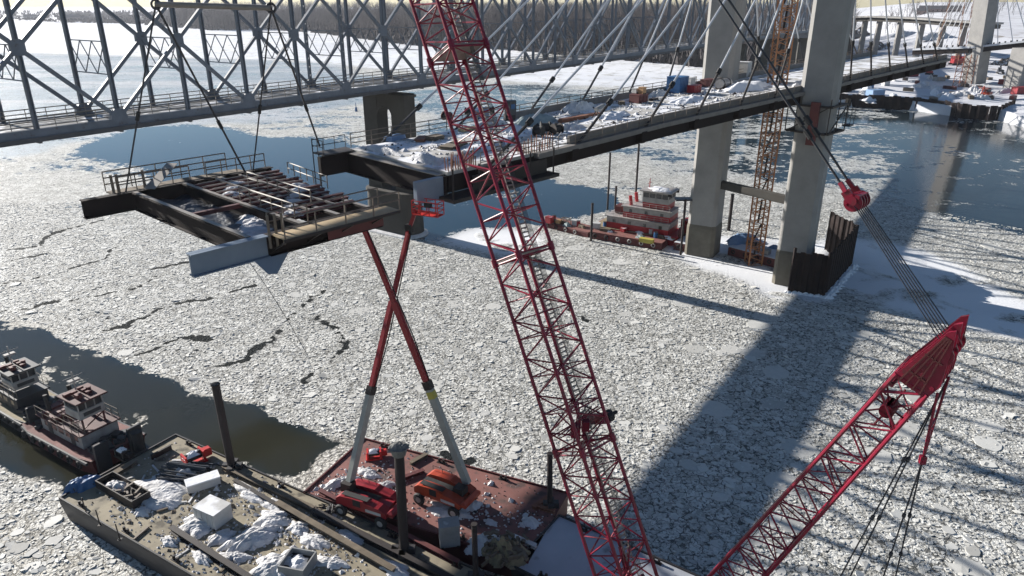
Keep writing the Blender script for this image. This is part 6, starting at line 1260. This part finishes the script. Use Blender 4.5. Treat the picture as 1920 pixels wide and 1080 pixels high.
for i, (u, v, lb, mt) in enumerate([(1615, 128, 'dark tracked excavator at the left of the worksite', 'cageblack'), (1680, 122, 'dark blue tracked excavator in the middle of the worksite', 'blue'), (1742, 140, 'red tracked machine by the long container', 'red2'), (1875, 138, 'dark tracked machine between the far pylon legs', 'cageblack'), (1850, 182, 'orange tracked machine near the quay', 'orange')]):
    p = ob(u, v); t = thing('excavator', (p.x, p.y, p.z), rr_.uniform(0, 6), lb, 'excavator', 'machines on the right bank')
    for y in (-1.3, 1.3): MB().bx(-2, 2, y-.35, y+.35, 0, .9, .3).build('track', M['black'], t)
    MB().bx(-1.6, 1.6, -1.3, 1.3, 1.0, 2.0, .1).build('body', M[mt], t); MB().bx(.2, 1.5, .2, 1.2, 2.003, 3.0, .1).build('cab', M['glass'], t)
    MB().bar((1.4, -.4, 1.8), (4.2, -.4, 4.4), .4).build('boom', M[mt], t); MB().bar((4.2, -.4, 4.4), (5.8, -.4, 1.6), .3).build('dipper_arm', M[mt], t); MB().bx(5.2, 6.2, -.9, .1, .8, 1.7, .2).build('bucket', M['darksteel'], t)
def scaffold_tower(u, v, w_, h_, mt, label):
    p = ob(u, v); t = thing('scaffold_tower', (p.x, p.y, p.z-.2), .4, label, 'scaffold'); n = int(h_/2.2)
    for x in (-w_/2, 0, w_/2):
        for y in (-1.5, 1.5): MB().bar((x, y, 0), (x, y, h_), .22).build('upright', M[mt], t)
    for s_ in (-1.5, 1.5):
        m_ = MB()
        for k in range(n): z = k*2.2; m_.bar((-w_/2, s_, z), (w_/2, s_, z), .2); m_.bar((-w_/2, s_, z), (0, s_, z+2.2), .15); m_.bar((0, s_, z+2.2), (w_/2, s_, z), .15)
        m_.build('bracing', M[mt], t)
scaffold_tower(1803, 162, 8, 14, 'rebar', 'orange braced scaffold tower left of the far pylon leg')
# viaduct on the skyline
v0, v1 = ob(1605, 62), None
def far_pt(u, v, y): return gy(u, v, y)
t = thing('concrete_viaduct', (190, 470, 10), 0, 'long pale concrete viaduct curving across the right bluff', 'viaduct'); vo = V(190, 470, 10)
A_ = [far_pt(1596, 33, 520), far_pt(1640, 31, 500), far_pt(1720, 34, 470), far_pt(1800, 40, 440), far_pt(1870, 44, 420)]
for a, b in zip(A_[:-1], A_[1:]):
    MB().bar(a-vo, b-vo, 11, 1.0).build('deck_span', M['concrete'], t); MB().bar(a-vo+V(0, 0, -1.7), b-vo+V(0, 0, -1.7), 7, 2.2).build('span_girder', M['concrete_dark'], t)
for i, a in enumerate(A_[:-1]):
    b = A_[i+1]
    for f in (.15, .65): c_ = a.lerp(b, f); z = ground(c_.x, c_.y); MB().bar(V(c_.x, c_.y, z-1)-vo, c_-vo+V(0, 0, -2.8), 2.2, 3).build('pier', M['concrete'], t)
# approach trestle at the end of the old bridge
t = thing('approach_trestle', (150, 420, 0), 0, 'dark approach trestle carrying the road past the right wood', 'trestle'); to_ = V(150, 420, 0)
e0 = tp(30, .5, 0); e1 = gy(1600, 66, 470)
MB().bar(e0-to_, V(e1.x, e1.y, e1.z)-to_, 9, 1.6).build('deck', M['truss_dark'], t)
for k in range(9): c_ = e0.lerp(e1, (k+.5)/9); z = ground(c_.x, c_.y) if c_.y > 300 else 0; MB().bar(V(c_.x, c_.y, min(z, c_.z-2)-1)-to_, V(c_.x, c_.y, c_.z-.8)-to_, 1.2, 5).build('bent', M['concrete_dark'], t)
# far half of the new bridge
fb = thing('cable_stayed_bridge', (224, 361, 0), 0, 'far unfinished half of the cable stayed bridge cantilevering from its pylon on the right', 'bridge'); fo = V(224, 361, 0)
p0 = gy(1722, 92, 378); p1 = gy(1828, 88, 358); p2 = gy(1935, 76, 342); p3 = gy(2100, 62, 320)
for a, b in ((p0, p1), (p1, p2), (p2, p3)):
    MB().bar(a-fo, b-fo, 13, .8).build('deck_slab', M['snowdeck'], fb); MB().bar(a-fo+V(0, 0, -1.5), b-fo+V(0, 0, -1.5), 12, 2.1).build('edge_girder', M['girder'], fb)
    for k in range(10): c_ = a.lerp(b, k/10); MB().bar(c_-fo+V(-1, -7, .4), c_-fo+V(-1, -7, 1.8), .5).build('anchor_post', M['darksteel'], fb)
for (u, vb, vt, ut) in ((1826, 158, -140, 1872), (1903, 168, 90, 1912)):
    b = g(u, vb, 3); top = gy(ut, vt, b.y); m_ = MB(); q0 = V(b.x, b.y, 0)-fo; q1 = V(top.x if ut < 1900 else b.x, b.y, top.z)-fo; m_.bar(q0, q1, 7, 7, up=(1, .4, 0)); m_.build('pylon_leg', M['concrete'], fb)
tp_ = gy(1872, -140, g(1826, 158, 3).y)
for i in range(9):
    f = i/9; a = p0.lerp(p1, f) if i < 9 else p1; MB().tube(a-fo+V(0, -6, .5), tp_-fo-V(0, 0, i*1.3), .16, 5).build('stay_cable', M['cable'], fb)
    a = p1.lerp(p3, (i+1)/9); MB().tube(a-fo+V(0, -6, .5), tp_-fo-V(0, 0, i*1.3), .16, 5).build('stay_cable', M['cable'], fb)
# distant cranes against the bluff
for i, (u0, v0_, u1, v1_, lb) in enumerate([(1806, 118, 1828, -20, 'thin brown crane boom left of the far pylon mast'), (1790, 122, 1812, -20, 'second thin brown crane boom farther left of the far mast'), (1745, 128, 1790, -30, 'pale slanting crane boom beyond the right bank')]):
    a = ob(u0, v0_); b = gy(u1, v1_, a.y); t = thing('distant_crane', tuple(a), 0, lb, 'crane', 'distant cranes on the right bank'); b = b-a
    n = 14
    for dx, dy in ((-.6, -.6), (.6, -.6), (0, .6)): MB().tube((dx, dy, 2.5), b+V(dx*.3, dy*.3, 0), .13, 4).build('chord', M['mast'], t)
    m_ = MB()
    for k in range(n): c0 = V(0, 0, 2.5).lerp(b, k/n); c1 = V(0, 0, 2.5).lerp(b, (k+1)/n); s_ = 1-k/n*.7; m_.tube(c0+V(-.6*s_, -.6*s_, 0), c1+V(.6*s_, -.6*s_, 0), .09, 4)
    m_.build('lacing', M['mast'], t); MB().bx(-2, 3, -2, 2, 1, 3.4, .2).build('house', M['red2'], t); MB().bx(-2.5, 2.5, -2.4, -1.2, 0, 1.1, .2).build('track', M['black'], t); MB().bx(-2.5, 2.5, 1.2, 2.4, 0, 1.1, .2).build('track', M['black'], t)
#==PART5==
# ------------------------------------------------------------------ thin winter haze over the river
hz = MB().bx(-1500, 1500, -90, 2700, -1.6, 75).build('haze', None)
hm = bpy.data.materials.new('haze air'); hm.use_nodes = True; ht = hm.node_tree; ht.nodes.remove(ht.nodes['Principled BSDF'])
pv = ht.nodes.new('ShaderNodeVolumePrincipled'); pv.inputs['Color'].default_value = (.86, .9, 1, 1); pv.inputs['Density'].default_value = .00008; pv.inputs['Anisotropy'].default_value = .3
ht.links.new(pv.outputs[0], ht.nodes['Material Output'].inputs['Volume']); hz.data.materials.append(hm); tag(hz, 'thin pale winter haze over the river', 'haze', kind='stuff')
